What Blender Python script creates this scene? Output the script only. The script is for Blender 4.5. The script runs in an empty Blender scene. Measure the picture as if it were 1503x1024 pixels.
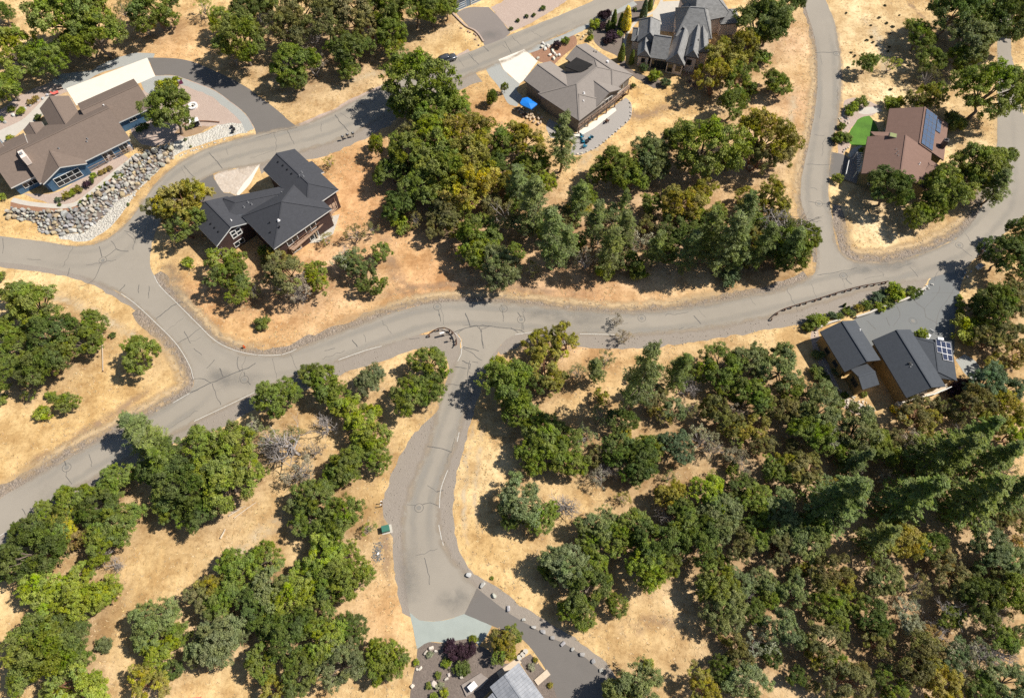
import bpy, bmesh, math, random
import numpy as np
from mathutils import Vector, Matrix, noise
from mathutils.geometry import tessellate_polygon
random.seed(7); RNG = np.random.default_rng(11)
SC = bpy.context.scene; COL = SC.collection
R = math.radians
# ------------------------------------------------------------------ camera geometry
F, PITCH, H = 1050.0, R(27), 118.0
SP, CP = math.sin(PITCH), math.cos(PITCH)
NAD = (751.5, 512 + F*math.tan(PITCH))
def at(u, v, z=0.0):
    a = (u-751.5)/F; b = -(v-512)/F
    t = (z-H)/(-CP+b*SP)
    return Vector((a*t, (SP+b*CP)*t, z))
def ppm(u, v, z=0.0):                                   # photo pixels per metre at that spot
    p = at(u, v, z); return F/(p.y*SP+(H-z)*CP)
def T(ox, oy, s): return lambda *xy: [(ox+xy[i]/s, oy+xy[i+1]/s) for i in range(0, len(xy), 2)]
t1 = T(0,0,3.94); t2 = T(375,0,3.94); t3 = T(750,0,3.94); t4 = T(1123,0,3.94); t5 = T(0,255,3.94); t6 = T(375,255,3.94)
t7 = T(750,255,3.94); t8 = T(1123,255,3.94); m1 = T(0,510,3.94); m2 = T(375,510,3.94)
z1 = T(0,100,7.315); z2 = T(0,220,7.315); z3 = T(150,80,6.096); z4 = T(280,210,6.36); z5 = T(740,50,7.315); z6 = T(760,120,7.315)
z7 = T(910,0,7.315); z8 = T(1200,130,6.65); zb = T(1190,450,6.65); zg = T(590,900,6.26); zt = T(620,0,8.35); zr = T(600,460,12.19)

# ------------------------------------------------------------------ materials
def nt(name):
    m = bpy.data.materials.new(name); m.use_nodes = True
    n = m.node_tree; n.nodes.clear()
    return m, n
def N(n, t, **k):
    x = n.nodes.new(t)
    for a, b in k.items():
        if a in x.inputs: x.inputs[a].default_value = b
        else: setattr(x, a, b)
    return x
def col4(c): return (c[0], c[1], c[2], 1)
def mixc(n, fac, a, b, bt='MIX'):
    x = N(n, 'ShaderNodeMix', data_type='RGBA', blend_type=bt)
    for s, v in ((0, fac), (6, a), (7, b)):
        if hasattr(v, 'is_output') or isinstance(v, bpy.types.NodeSocket): n.links.new(v, x.inputs[s])
        elif s == 0: x.inputs[0].default_value = v
        else: x.inputs[s].default_value = col4(v)
    return x.outputs[2]
def ramp(n, src, stops):
    r = N(n, 'ShaderNodeValToRGB'); e = r.color_ramp.elements
    while len(e) < len(stops): e.new(0.5)
    for i, (p, c) in enumerate(stops):
        e[i].position = p; e[i].color = col4(c) if hasattr(c, '__len__') else (c, c, c, 1)
    n.links.new(src, r.inputs[0]); return r.outputs[0]
def tex(n, scale, detail=4, rough=.6, co=None, kind='noise'):
    if kind == 'noise':
        x = N(n, 'ShaderNodeTexNoise', Scale=scale, Detail=detail, Roughness=rough)
    else:
        x = N(n, 'ShaderNodeTexVoronoi', Scale=scale)
    if co is not None: n.links.new(co, x.inputs['Vector'])
    return x
def finish(n, color, rough=.8, bump=None, bs=.3, bd=.05, metal=0, spec=.3):
    p = N(n, 'ShaderNodeBsdfPrincipled', Roughness=rough, Metallic=metal)
    p.inputs['Specular IOR Level'].default_value = spec
    if isinstance(color, bpy.types.NodeSocket): n.links.new(color, p.inputs['Base Color'])
    else: p.inputs['Base Color'].default_value = col4(color)
    if bump is not None:
        b = N(n, 'ShaderNodeBump', Strength=bs, Distance=bd); n.links.new(bump, b.inputs['Height']); n.links.new(b.outputs[0], p.inputs['Normal'])
    o = N(n, 'ShaderNodeOutputMaterial'); n.links.new(p.outputs[0], o.inputs[0]); return p
def pos(n): return N(n, 'ShaderNodeNewGeometry').outputs['Position']
def noisy(name, c, var=.25, scale=2.0, rough=.8, fine=12, bs=.3, bd=.03, metal=0, spec=.3, co='world'):
    m, n = nt(name)
    P = pos(n) if co == 'world' else N(n, 'ShaderNodeTexCoord').outputs['Object']
    a = tex(n, scale, 4, .6, P).outputs[0]; b = tex(n, fine, 3, .6, P).outputs[0]
    lo = tuple(x*(1-var) for x in c); hi = tuple(min(1, x*(1+var)) for x in c)
    c1 = ramp(n, a, [(.3, lo), (.7, hi)])
    c2 = mixc(n, .5, c1, ramp(n, b, [(.3, tuple(x*(1-var) for x in c)), (.7, tuple(min(1, x*(1+var)) for x in c))]))
    finish(n, c2, rough, b, bs, bd, metal, spec); return m
def asphalt(name, c, tint=(1.05, 1, .93), patch=.1):
    m, n = nt(name); P = pos(n)
    big = tex(n, .06, 5, .55, P).outputs[0]; mid = tex(n, .5, 6, .7, P).outputs[0]; fin = tex(n, 9, 3, .8, P).outputs[0]
    s = lambda k: tuple(c[i]*k*tint[i] for i in range(3))
    c1 = ramp(n, big, [(.32, s(1-patch)), (.68, s(1+patch))])
    c2 = mixc(n, .35, c1, ramp(n, mid, [(.3, s(.86)), (.55, s(1)), (.75, s(1.14))]))
    c3 = mixc(n, .35, c2, ramp(n, fin, [(.3, s(.75)), (.7, s(1.25))]))
    # oil drips and stains of their own shape
    st = tex(n, .22, 7, .75, P).outputs[0]
    c4 = mixc(n, ramp(n, st, [(.58, 0), (.72, .35)]), c3, s(.72))
    finish(n, c4, .85, fin, .25, .02); return m
def pebble(name, cols, scale=5, bd=.06, bs=.8):
    m, n = nt(name); P = pos(n)
    v = tex(n, scale, co=P, kind='v'); w = tex(n, .35, 4, .6, P).outputs[0]; f = tex(n, scale*2.2, 3, .7, P).outputs[0]
    sep = N(n, 'ShaderNodeSeparateColor'); n.links.new(v.outputs['Color'], sep.inputs[0])
    k = len(cols)
    c1 = ramp(n, sep.outputs[0], [(i/(k-1), c) for i, c in enumerate(cols)])
    c2 = mixc(n, ramp(n, w, [(.4, 0.), (.62, .55)]), c1, cols[k//2])
    c3 = mixc(n, .3, c2, ramp(n, f, [(.3, tuple(x*.6 for x in cols[k//2])), (.7, tuple(min(1, x*1.3) for x in cols[k//2]))]))
    inv = N(n, 'ShaderNodeMath', operation='SUBTRACT'); inv.inputs[0].default_value = 1; n.links.new(v.outputs['Distance'], inv.inputs[1])
    finish(n, c3, .9, inv.outputs[0], bs, bd); return m
def shingle(name, c, var=.18, rows=.16, bl=.5):
    m, n = nt(name); uv = N(n, 'ShaderNodeUVMap'); P = pos(n)
    b = N(n, 'ShaderNodeTexBrick', Scale=1.0); b.offset = .5
    b.inputs['Brick Width'].default_value = rows*2; b.inputs['Row Height'].default_value = rows
    b.inputs['Mortar Size'].default_value = .012; b.inputs['Bias'].default_value = -.2
    b.inputs['Color1'].default_value = col4(tuple(x*(1+var) for x in c)); b.inputs['Color2'].default_value = col4(tuple(x*(1-var) for x in c))
    b.inputs['Mortar'].default_value = col4(tuple(x*.6 for x in c))
    n.links.new(uv.outputs[0], b.inputs['Vector'])
    a = tex(n, 1.2, 5, .7, P).outputs[0]; g = tex(n, 14, 2, .8, P).outputs[0]
    c1 = mixc(n, bl, ramp(n, a, [(.3, tuple(x*.86 for x in c)), (.7, tuple(x*1.14 for x in c))]), b.outputs['Color'])
    c2 = mixc(n, .3, c1, ramp(n, g, [(.3, tuple(x*.6 for x in c)), (.7, tuple(x*1.4 for x in c))]))
    # streaks running down the slope
    mp = N(n, 'ShaderNodeMapping'); mp.inputs['Scale'].default_value = (1.6, .12, 1); n.links.new(uv.outputs[0], mp.inputs[0])
    sk = tex(n, 1, 3, .6, mp.outputs[0]).outputs[0]
    c3 = mixc(n, ramp(n, sk, [(.5, 0.), (.8, .35)]), c2, tuple(x*.75 for x in c))
    finish(n, c3, .9, b.outputs['Fac'], -.4, .02, spec=.2); return m
def siding(name, c, step=.18):
    m, n = nt(name); P = pos(n)
    a = tex(n, .9, 5, .6, P).outputs[0]
    c1 = ramp(n, a, [(.3, tuple(x*.82 for x in c)), (.7, tuple(x*1.15 for x in c))])
    finish(n, c1, .75); return m
def leafmat(name, trans=.3, hue=.12):
    m, n = nt(name)
    oi = N(n, 'ShaderNodeObjectInfo'); at_ = N(n, 'ShaderNodeAttribute', attribute_name='lv')
    h = N(n, 'ShaderNodeHueSaturation'); n.links.new(oi.outputs['Color'], h.inputs['Color'])
    sep = N(n, 'ShaderNodeSeparateColor'); n.links.new(at_.outputs['Color'], sep.inputs[0])
    def rng(src, lo, hi):
        r = N(n, 'ShaderNodeMapRange'); r.inputs['To Min'].default_value = lo; r.inputs['To Max'].default_value = hi; n.links.new(src, r.inputs[0]); return r.outputs[0]
    n.links.new(rng(sep.outputs[0], .5, 1.5), h.inputs['Value'])
    n.links.new(rng(sep.outputs[1], .5-hue*.27, .5+hue*.22), h.inputs['Hue'])
    n.links.new(rng(sep.outputs[2], .7, 1.15), h.inputs['Saturation'])
    p = N(n, 'ShaderNodeBsdfPrincipled', Roughness=.62); p.inputs['Specular IOR Level'].default_value = .18
    n.links.new(h.outputs[0], p.inputs['Base Color'])
    t = N(n, 'ShaderNodeBsdfTranslucent'); n.links.new(mixc(n, 1, h.outputs[0], (1.25, 1.3, .6), 'MULTIPLY'), t.inputs[0])
    mx = N(n, 'ShaderNodeMixShader'); mx.inputs[0].default_value = trans
    n.links.new(p.outputs[0], mx.inputs[1]); n.links.new(t.outputs[0], mx.inputs[2])
    o = N(n, 'ShaderNodeOutputMaterial'); n.links.new(mx.outputs[0], o.inputs[0]); return m
def objtint(name, var=.3, scale=2.5, rough=.9, bd=.06):
    m, n = nt(name); oi = N(n, 'ShaderNodeObjectInfo'); P = N(n, 'ShaderNodeTexCoord').outputs['Object']
    a = tex(n, scale, 6, .7, P).outputs[0]; b = tex(n, scale*5, 3, .7, P).outputs[0]
    c1 = mixc(n, 1, oi.outputs['Color'], ramp(n, a, [(.3, 1-var), (.72, 1+var)]), 'MULTIPLY')
    c2 = mixc(n, ramp(n, b, [(.6, 0.), (.75, .35)]), c1, (.38, .34, .26))
    finish(n, c2, rough, b, .5, bd); return m

M = {}
M['road'] = asphalt('worn_asphalt', (.268, .247, .215), patch=.16)
M['drive'] = asphalt('dark_asphalt', (.14, .13, .12), (1.03, 1, .97), .08)
M['drive7'] = asphalt('sealed_asphalt', (.16, .163, .157), (1, 1, 1), .1)
M['drivetop'] = asphalt('driveway_asphalt', (.2, .178, .162), (1.04, 1, .97), .08)
M['tar'] = noisy('crack_tar', (.1, .094, .085), .3, 3, .6)
M['paint'] = noisy('worn_white_paint', (.5, .48, .43), .35, 3, .6)
M['concrete'] = noisy('bright_concrete', (.66, .6, .51), .06, .6, .8, 8, .1)
M['concrete2'] = noisy('grey_concrete', (.46, .42, .36), .1, .8, .85, 9, .2)
M['apron'] = noisy('pale_green_concrete', (.295, .322, .29), .12, .5, .85, 10, .2)
M['bluegravel'] = pebble('blue_grey_gravel', [(.28, .28, .26), (.34, .34, .31), (.31, .31, .285), (.37, .365, .33)], 9, .03)
M['gravel'] = pebble('tan_gravel', [(.225, .19, .155), (.285, .243, .2), (.255, .217, .178), (.31, .265, .218)], 7, .04)
M['riprap'] = pebble('roadside_rock', [(.13, .105, .085), (.33, .265, .205), (.22, .178, .14), (.4, .32, .25), (.19, .155, .122)], 3.2, .16, 1)
M['river'] = pebble('white_river_rock', [(.34, .32, .285), (.55, .52, .455), (.46, .43, .365), (.62, .58, .51), (.4, .35, .285)], 2.4, .18, 1)
M['pinkgravel'] = pebble('brown_pink_gravel', [(.34, .25, .2), (.44, .34, .28), (.38, .29, .235), (.5, .4, .33)], 6, .05)
M['rubble'] = pebble('pale_rubble_lot', [(.38, .31, .24), (.52, .44, .36), (.45, .375, .3), (.58, .51, .43)], 1.6, .08)
M['patio'] = pebble('grey_patio_gravel', [(.27, .25, .225), (.33, .3, .27), (.3, .275, .25)], 8, .03)
M['mulch'] = pebble('dark_mulch', [(.11, .085, .07), (.2, .16, .13), (.15, .12, .1), (.24, .19, .155)], 6, .05)
M['redmulch'] = pebble('red_brown_mulch', [(.2, .1, .06), (.32, .17, .1), (.26, .14, .085), (.38, .22, .14)], 6, .05)
M['bark'] = noisy('tree_bark', (.16, .125, .095), .4, 3, .9, 14, .6, .04)
M['redbark'] = noisy('madrone_bark', (.2, .095, .055), .4, 3, .7, 14, .4, .03)
M['greybark'] = noisy('dead_grey_wood', (.3, .265, .24), .3, 3, .9, 14, .5, .03)
M['leaf'] = leafmat('broad_leaves', .28)
M['needle'] = leafmat('conifer_needles', .35, .07)
M['rock'] = objtint('boulder_rock')
M['lawn'] = noisy('lawn_grass', (.07, .165, .014), .45, .35, .8, 18, .6, .05)
M['straw'] = leafmat('dry_straw', .25, .05)
M['trim'] = noisy('white_trim_paint', (.75, .74, .7), .06, 2, .5, 9, .05)
M['darktrim'] = noisy('dark_trim', (.1, .085, .075), .15, 2, .6)
M['glass'] = noisy('window_glass', (.02, .025, .03), .2, .5, .08, 3, .02, spec=.6)
M['bluewall'] = siding('blue_siding', (.075, .15, .24))
M['bluegwall'] = siding('blue_grey_siding', (.2, .26, .32))
M['redwall'] = siding('dark_red_siding', (.06, .036, .033))
M['tanwall'] = siding('tan_siding', (.29, .2, .09))
M['olivewall'] = siding('olive_siding', (.2, .17, .09))
M['greywall'] = siding('grey_siding', (.2, .175, .15))
M['stone'] = pebble('stone_wall', [(.66, .55, .48), (.74, .63, .55), (.7, .59, .515), (.78, .68, .6)], 2.5, .01, .1)
M['r_brown'] = shingle('brown_shingles', (.165, .125, .1))
M['r_slate'] = shingle('charcoal_shingles', (.054, .055, .061), .24)
M['r_grey'] = shingle('warm_grey_shingles', (.235, .205, .18), .12)
M['r_stone'] = shingle('mottled_slate_shingles', (.2, .197, .19), .35, .3, .75)
M['r_redbrown'] = shingle('red_brown_shingles', (.19, .118, .092), .1)
M['r_dark'] = shingle('dark_grey_shingles', (.062, .068, .077), .22)
M['r_black'] = shingle('black_roofing', (.035, .032, .03), .1)
def metalroof():
    m, n = nt('standing_seam_metal'); uv = N(n, 'ShaderNodeUVMap'); P = pos(n)
    a = tex(n, .8, 5, .6, P).outputs[0]
    mp = N(n, 'ShaderNodeMapping'); mp.inputs['Scale'].default_value = (.6, 2, 1); n.links.new(uv.outputs[0], mp.inputs[0])
    b = tex(n, 1, 3, .5, mp.outputs[0]).outputs[0]
    c = mixc(n, .5, ramp(n, a, [(.3, (.2, .21, .225)), (.7, (.3, .305, .32))]), ramp(n, b, [(.35, (.16, .17, .19)), (.65, (.34, .345, .36))]))
    finish(n, c, .45, b, .1, .02, .25, .5); return m
M['metal'] = metalroof()
M['steel'] = noisy('galvanised_steel', (.3, .3, .3), .1, 2, .6, 8, .05, metal=.4)
M['wood'] = noisy('brown_timber', (.19, .1, .06), .35, 2, .8, 14, .4)
M['rust'] = noisy('rusty_steel', (.1, .05, .032), .4, 3, .75, 14, .3)
M['deck'] = noisy('deck_boards', (.33, .22, .15), .25, 2, .8, 12, .3)
M['greydeck'] = noisy('grey_deck_boards', (.26, .22, .19), .2, 2, .8, 12, .3)
M['paleboard'] = noisy('pale_timber', (.52, .42, .31), .15, 2, .8, 12, .2)
M['carpaint'] = noisy('dark_grey_car_paint', (.1, .105, .115), .08, 1, .25, 5, .02, metal=.5, spec=.6)
M['rubber'] = noisy('black_rubber', (.015, .015, .015), .2, 4, .8)
M['lamp'] = noisy('clear_lamp', (.7, .7, .68), .05, 4, .15)
M['redlamp'] = noisy('red_lamp', (.3, .01, .01), .1, 4, .2)
M['tarp'] = noisy('blue_canvas', (.01, .17, .58), .12, 1.5, .6, 8, .15)
M['chairblue'] = noisy('teal_plastic', (.02, .16, .25), .15, 4, .45)
M['green'] = noisy('green_painted_steel', (.045, .15, .105), .15, 3, .5)
M['hydrant'] = noisy('red_orange_enamel', (.5, .09, .02), .1, 4, .4)
M['white'] = noisy('white_plastic', (.72, .7, .68), .06, 3, .5)
M['black'] = noisy('black_metal', (.02, .02, .022), .2, 4, .5)
M['pinkred'] = noisy('faded_red_cloth', (.6, .12, .1), .15, 4, .8)
M['purple'] = noisy('purple_cloth', (.22, .05, .12), .2, 4, .8)
M['solar'] = noisy('solar_cells', (.02, .028, .06), .25, 1.2, .12, 5, .02, spec=.6)
M['solarblue'] = noisy('blue_solar_cells', (.075, .11, .18), .15, .8, .2, 5, .02, spec=.6)
M['iron'] = noisy('manhole_iron', (.2, .185, .16), .25, 5, .7)
M['skylight'] = noisy('skylight_glass', (.25, .27, .12), .1, 3, .1)
M['dirt'] = noisy('bare_soil', (.3, .2, .12), .2, 1, .9)

def soft(name, cols, scale, amax=.5, thr=(.38, .62), bump=.2):
    """a thin worn or dusty film whose ragged edges thin out to nothing"""
    m, n = nt(name); P = pos(n); uv = N(n, 'ShaderNodeUVMap'); sx = N(n, 'ShaderNodeSeparateXYZ'); n.links.new(uv.outputs[0], sx.inputs[0])
    def fade(sock, w):
        a = N(n, 'ShaderNodeMath', operation='PINGPONG'); a.inputs[1].default_value = .5; n.links.new(sock, a.inputs[0])
        r = N(n, 'ShaderNodeMapRange', interpolation_type='SMOOTHSTEP'); r.inputs[1].default_value = 0; r.inputs[2].default_value = w; n.links.new(a.outputs[0], r.inputs[0]); return r.outputs[0]
    def mul(x, y):
        k = N(n, 'ShaderNodeMath', operation='MULTIPLY')
        for i, v in enumerate((x, y)):
            if isinstance(v, (int, float)): k.inputs[i].default_value = v
            else: n.links.new(v, k.inputs[i])
        return k.outputs[0]
    nz = tex(n, scale, 7, .72, P).outputs[0]; f = tex(n, 6, 4, .75, P).outputs[0]
    al = mul(mul(ramp(n, nz, [(thr[0], 0.), (thr[1], 1.)]), fade(sx.outputs[0], .5)), mul(fade(sx.outputs[1], .3), amax))
    c = ramp(n, f, [(.3, cols[0]), (.7, cols[1])])
    p = N(n, 'ShaderNodeBsdfPrincipled', Roughness=.9); p.inputs['Specular IOR Level'].default_value = .15; n.links.new(c, p.inputs['Base Color'])
    b = N(n, 'ShaderNodeBump', Strength=bump, Distance=.03); n.links.new(f, b.inputs['Height']); n.links.new(b.outputs[0], p.inputs['Normal'])
    t = N(n, 'ShaderNodeBsdfTransparent'); mx = N(n, 'ShaderNodeMixShader'); n.links.new(al, mx.inputs[0]); n.links.new(t.outputs[0], mx.inputs[1]); n.links.new(p.outputs[0], mx.inputs[2])
    o = N(n, 'ShaderNodeOutputMaterial'); n.links.new(mx.outputs[0], o.inputs[0]); return m
M['dust'] = soft('tan_road_dust', [(.3, .24, .175), (.4, .33, .25)], .6, .75, (.36, .6))
M['soildust'] = soft('bare_brown_soil', [(.3, .2, .125), (.4, .27, .175)], .3, .75)
M['vergesoil'] = soft('straw_over_stones', [(.42, .3, .17), (.52, .38, .22)], .8, 1., (.36, .5))
M['vergesoil2'] = soft('soil_between_stones', [(.38, .27, .16), (.48, .35, .21)], .5, .95, (.47, .6))
M['track'] = soft('pale_flattened_straw', [(.56, .45, .29), (.68, .56, .38)], .35, .8)
M['wheel'] = soft('polished_asphalt', [(.3, .278, .243), (.36, .335, .292)], .1, .6, (.3, .7), .1)
M['oldpatch'] = soft('older_asphalt_patch', [(.17, .162, .148), (.22, .21, .192)], .25, .45, (.35, .65), .1)
# ------------------------------------------------------------------ mesh helpers
class MB:
    def __init__(s): s.v = []; s.f = []; s.m = []; s.uv = {}
    def add(s, vs, fs, mi=0):
        o = len(s.v); s.v += [tuple(x) for x in vs]; s.f += [tuple(i+o for i in f) for f in fs]; s.m += [mi]*len(fs); return o
    def box(s, c, size, rz=0, mi=0, mat=None):
        x, y, z = (d/2 for d in size); P = [(-x,-y,-z),(x,-y,-z),(x,y,-z),(-x,y,-z),(-x,-y,z),(x,-y,z),(x,y,z),(-x,y,z)]
        Mx = Matrix.Translation(Vector(c)) @ (mat.to_4x4() if mat is not None else Matrix.Rotation(rz, 4, 'Z'))
        s.add([Mx @ Vector(p) for p in P], [(0,3,2,1),(4,5,6,7),(0,1,5,4),(1,2,6,5),(2,3,7,6),(3,0,4,7)], mi)
    def bar(s, a, b, w, h, mi=0):                        # box beam from a to b
        a = Vector(a); b = Vector(b); d = b-a; L = d.length
        if L < 1e-6: return
        x = d/L; up = Vector((0,0,1)) if abs(x.z) < .95 else Vector((0,1,0))
        y = up.cross(x).normalized(); zz = x.cross(y)
        s.box((a+b)/2, (L, w, h), mat=Matrix((x, y, zz)).transposed(), mi=mi)
    def tube(s, pts, rad, n=6, mi=0, cap=True):
        o = len(s.v); k = len(pts); P = [Vector(p) for p in pts]
        for i in range(k):
            d = (P[min(i+1, k-1)]-P[max(i-1, 0)]).normalized()
            up = Vector((0,0,1)) if abs(d.z) < .9 else Vector((1,0,0))
            u = d.cross(up).normalized(); w = d.cross(u)
            r = rad[i] if hasattr(rad, '__len__') else rad
            for j in range(n):
                a = 2*math.pi*j/n; s.v.append(tuple(P[i]+u*math.cos(a)*r+w*math.sin(a)*r))
        for i in range(k-1):
            for j in range(n):
                s.f.append((o+i*n+j, o+i*n+(j+1) % n, o+(i+1)*n+(j+1) % n, o+(i+1)*n+j)); s.m.append(mi)
        if cap:
            s.f.append(tuple(o+j for j in range(n))[::-1]); s.f.append(tuple(o+(k-1)*n+j for j in range(n))); s.m += [mi, mi]
    def cyl(s, c, r, h, n=16, mi=0, r2=None):
        s.tube([c, (c[0], c[1], c[2]+h)], [r, r if r2 is None else r2], n, mi)
    def prism(s, poly, za, zb, mi=0):                    # vertical prism
        n = len(poly); A = [(p[0], p[1], za) for p in poly]; B = [(p[0], p[1], zb) for p in poly]
        if area2(poly) < 0: A.reverse(); B.reverse()
        s.add(A+B, [tuple(range(n))[::-1], tuple(range(n, 2*n))]+[(i, (i+1) % n, n+(i+1) % n, n+i) for i in range(n)], mi)
    def build(s, name, mats, parent=None, smooth=False):
        me = bpy.data.meshes.new(name); me.from_pydata(s.v, [], s.f)
        if not isinstance(mats, (list, tuple)): mats = [mats]
        for m in mats: me.materials.append(m)
        if len(mats) > 1: me.polygons.foreach_set('material_index', s.m)
        if smooth: me.polygons.foreach_set('use_smooth', [True]*len(me.polygons))
        me.update(); return link(name, me, parent)
def link(name, me, parent=None, loc=None):
    o = bpy.data.objects.new(name, me); COL.objects.link(o)
    if parent is not None:
        o.parent = parent; o.matrix_parent_inverse = parent.matrix_world.inverted() if False else Matrix.Identity(4)
        if loc is None and parent.get('_w'):             # parent stands away from the origin but our mesh is in world coordinates
            o.location = -Vector(parent.location)
    return o
def thing(name, label, cat, loc=(0,0,0), rz=0, group=None, world=False):
    o = bpy.data.objects.new(name, None); COL.objects.link(o); o.location = loc; o.rotation_euler = (0,0,rz); o.empty_display_size = .5
    o['label'] = label; o['category'] = cat
    if group: o['group'] = group
    if world: o['_w'] = 1
    return o
def tag(o, label, cat, group=None):
    o['label'] = label; o['category'] = cat
    if group: o['group'] = group
    return o
def struct(o): o['kind'] = 'structure'; return o
def area2(p): return sum(p[i][0]*p[(i+1) % len(p)][1]-p[(i+1) % len(p)][0]*p[i][1] for i in range(len(p)))
def W(pts, z=0): return [at(u, v, z).xy for u, v in pts]
def smooth(p, closed=True, step=1.2, jit=0.0, seed=0):
    n = len(p); out = []; rng = random.Random(seed)
    for i in range(n if closed else n-1):
        g = (lambda k: p[k % n]) if closed else (lambda k: p[min(max(k, 0), n-1)])
        a, b, c, d = (Vector(g(i+k)) for k in (-1, 0, 1, 2))
        def turn(p_, q_, r_): u_, v_ = q_-p_, r_-q_; return u_.length > 0 and v_.length > 0 and u_.normalized().dot(v_.normalized()) < .68
        if turn(a, b, c): a = 2*b-c
        if turn(b, c, d): d = 2*c-b
        m = max(1, int((c-b).length/step))
        for k in range(m):
            t = k/m
            q = .5*((2*b)+(c-a)*t+(2*a-5*b+4*c-d)*t*t+(3*b-a-3*c+d)*t**3)
            q2 = b.lerp(c, t)
            if (q-q2).length > .25*(c-b).length: q = q2
            out.append(q)
    if not closed: out.append(Vector(p[-1]))
    if jit:
        for q in out:
            q.x += jit*noise.noise((q.x*.8, q.y*.8, 3.1+seed))+jit*.5*noise.noise((q.x*2.9, q.y*2.9, 9.+seed)); q.y += jit*noise.noise((q.x*.8, q.y*.8, 7.7+seed))
    return out
HARD = []                                                 # polygons where no dry grass grows
def sheet(name, poly, z, mat, kind='structure', hard=True, parent=None):
    tri = tessellate_polygon([[Vector((p[0], p[1], 0)) for p in poly]])
    me = bpy.data.meshes.new(name); me.from_pydata([(p[0], p[1], z) for p in poly], [], [tuple(t) for t in tri])
    bm = bmesh.new(); bm.from_mesh(me)
    for f in bm.faces:
        f.normal_update()
        if f.normal.z < 0: f.normal_flip()
    bm.to_mesh(me); bm.free(); me.materials.append(mat)
    o = link(name, me, parent)
    if kind: o['kind'] = kind
    if hard: HARD.append(np.array([(p[0], p[1]) for p in poly]))
    return o
def strip_poly(pts, wl, wr, jit=0., seed=0, step=1.):
    p = smooth(pts, False, step); L = []; Rr = []
    for i in range(len(p)):
        d = (p[min(i+1, len(p)-1)]-p[max(i-1, 0)]).normalized(); nrm = Vector((-d.y, d.x))
        e = lambda k: jit*noise.noise((p[i].x*.5, p[i].y*.5, k+seed))+.6*jit*noise.noise((p[i].x*1.7, p[i].y*1.7, k+9+seed))
        L.append(p[i]+nrm*max(.0, wl+(e(1.3) if wl > .15 else 0))); Rr.append(p[i]-nrm*max(.0, wr+(e(5.1) if wr > .15 else 0)))
    return L, Rr
def strip(name, pts, wl, wr, z, mat, jit=0., seed=0, parent=None, kind='structure', hard=True, mb=None):
    L, Rr = strip_poly(pts, wl, wr, jit, seed); n = len(L)
    m = mb or MB(); m.add([(q.x, q.y, z) for q in L]+[(q.x, q.y, z) for q in Rr], [(n+i, n+i+1, i+1, i) for i in range(n-1)])
    if hard: HARD.append(np.array([tuple(q) for q in L]+[tuple(q) for q in Rr[::-1]]))
    if mb: return None
    o = m.build(name, mat, parent)
    if kind: o['kind'] = kind
    return o
def softstrip(name, pts, wl, wr, z, mat, jit=.5, seed=0, parent=None):
    L, Rr = strip_poly(pts, wl, wr, jit, seed); n = len(L); me = bpy.data.meshes.new(name)
    me.from_pydata([(q.x, q.y, z) for q in L]+[(q.x, q.y, z) for q in Rr], [], [(n+i, n+i+1, i+1, i) for i in range(n-1)]); me.materials.append(mat)
    u = me.uv_layers.new(name='UVMap')
    for lp in me.loops: i_ = lp.vertex_index; u.data[lp.index].uv = (.001 if i_ < n else .999, .002+.996*(i_ % n)/max(1, n-1))
    o = link(name, me, parent)
    if parent is None: o['kind'] = 'structure'
    return o
def inside(P, poly):
    x, y = P[:, 0], P[:, 1]; r = np.zeros(len(P), bool); n = len(poly)
    mn, mx = poly.min(0), poly.max(0); k = np.where((x >= mn[0]) & (x <= mx[0]) & (y >= mn[1]) & (y <= mx[1]))[0]
    if not len(k): return r
    xx, yy = x[k], y[k]; c = np.zeros(len(k), bool)
    for i in range(n):
        a, b = poly[i], poly[(i+1) % n]
        if a[1] == b[1]: continue
        hit = ((a[1] > yy) != (b[1] > yy)) & (xx < (b[0]-a[0])*(yy-a[1])/(b[1]-a[1])+a[0]); c ^= hit
    r[k] = c; return r
def copyobj(o, parent=None):
    c = o.copy(); COL.objects.link(c)
    if parent is not None: c.parent = parent
    return c

# ------------------------------------------------------------------ light and camera
SUN_EL, sh = R(50), Vector((-.98, -.2)).normalized()
sv = Vector((-sh.x*math.cos(SUN_EL), -sh.y*math.cos(SUN_EL), math.sin(SUN_EL)))
w = bpy.data.worlds.new('World'); SC.world = w; w.use_nodes = True
wn = w.node_tree; bg = wn.nodes.get('Background') or wn.nodes.new('ShaderNodeBackground')
sk = wn.nodes.new('ShaderNodeTexSky'); sk.sky_type = 'NISHITA'; sk.sun_disc = False; sk.sun_elevation = SUN_EL
sk.sun_rotation = math.atan2(sv.x, sv.y); sk.altitude = 600
wn.links.new(sk.outputs[0], bg.inputs[0]); bg.inputs[1].default_value = .068
sl = bpy.data.lights.new('sun', 'SUN'); sl.energy = 5.0; sl.angle = R(.5); sl.color = (1, .95, .87)
so = bpy.data.objects.new('sun', sl); COL.objects.link(so); so.rotation_euler = (-sv).to_track_quat('-Z', 'Y').to_euler(); so.location = (60, 30, 120)
cd = bpy.data.cameras.new('camera'); cd.sensor_width = 36; cd.lens = 36*F/1503; cd.clip_end = 6000; cd.clip_start = .5
co = bpy.data.objects.new('camera', cd); COL.objects.link(co); co.location = (0, 0, H); co.rotation_euler = (PITCH, 0, 0); SC.camera = co
SC.view_settings.view_transform = 'Standard'; SC.view_settings.look = 'None'; SC.view_settings.exposure = .47; SC.view_settings.gamma = 1
SC.cycles.use_denoising = False; SC.cycles.max_bounces = 6; SC.cycles.diffuse_bounces = 3; SC.cycles.transmission_bounces = 3; SC.cycles.transparent_max_bounces = 12
SC.render.film_transparent = False

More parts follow.
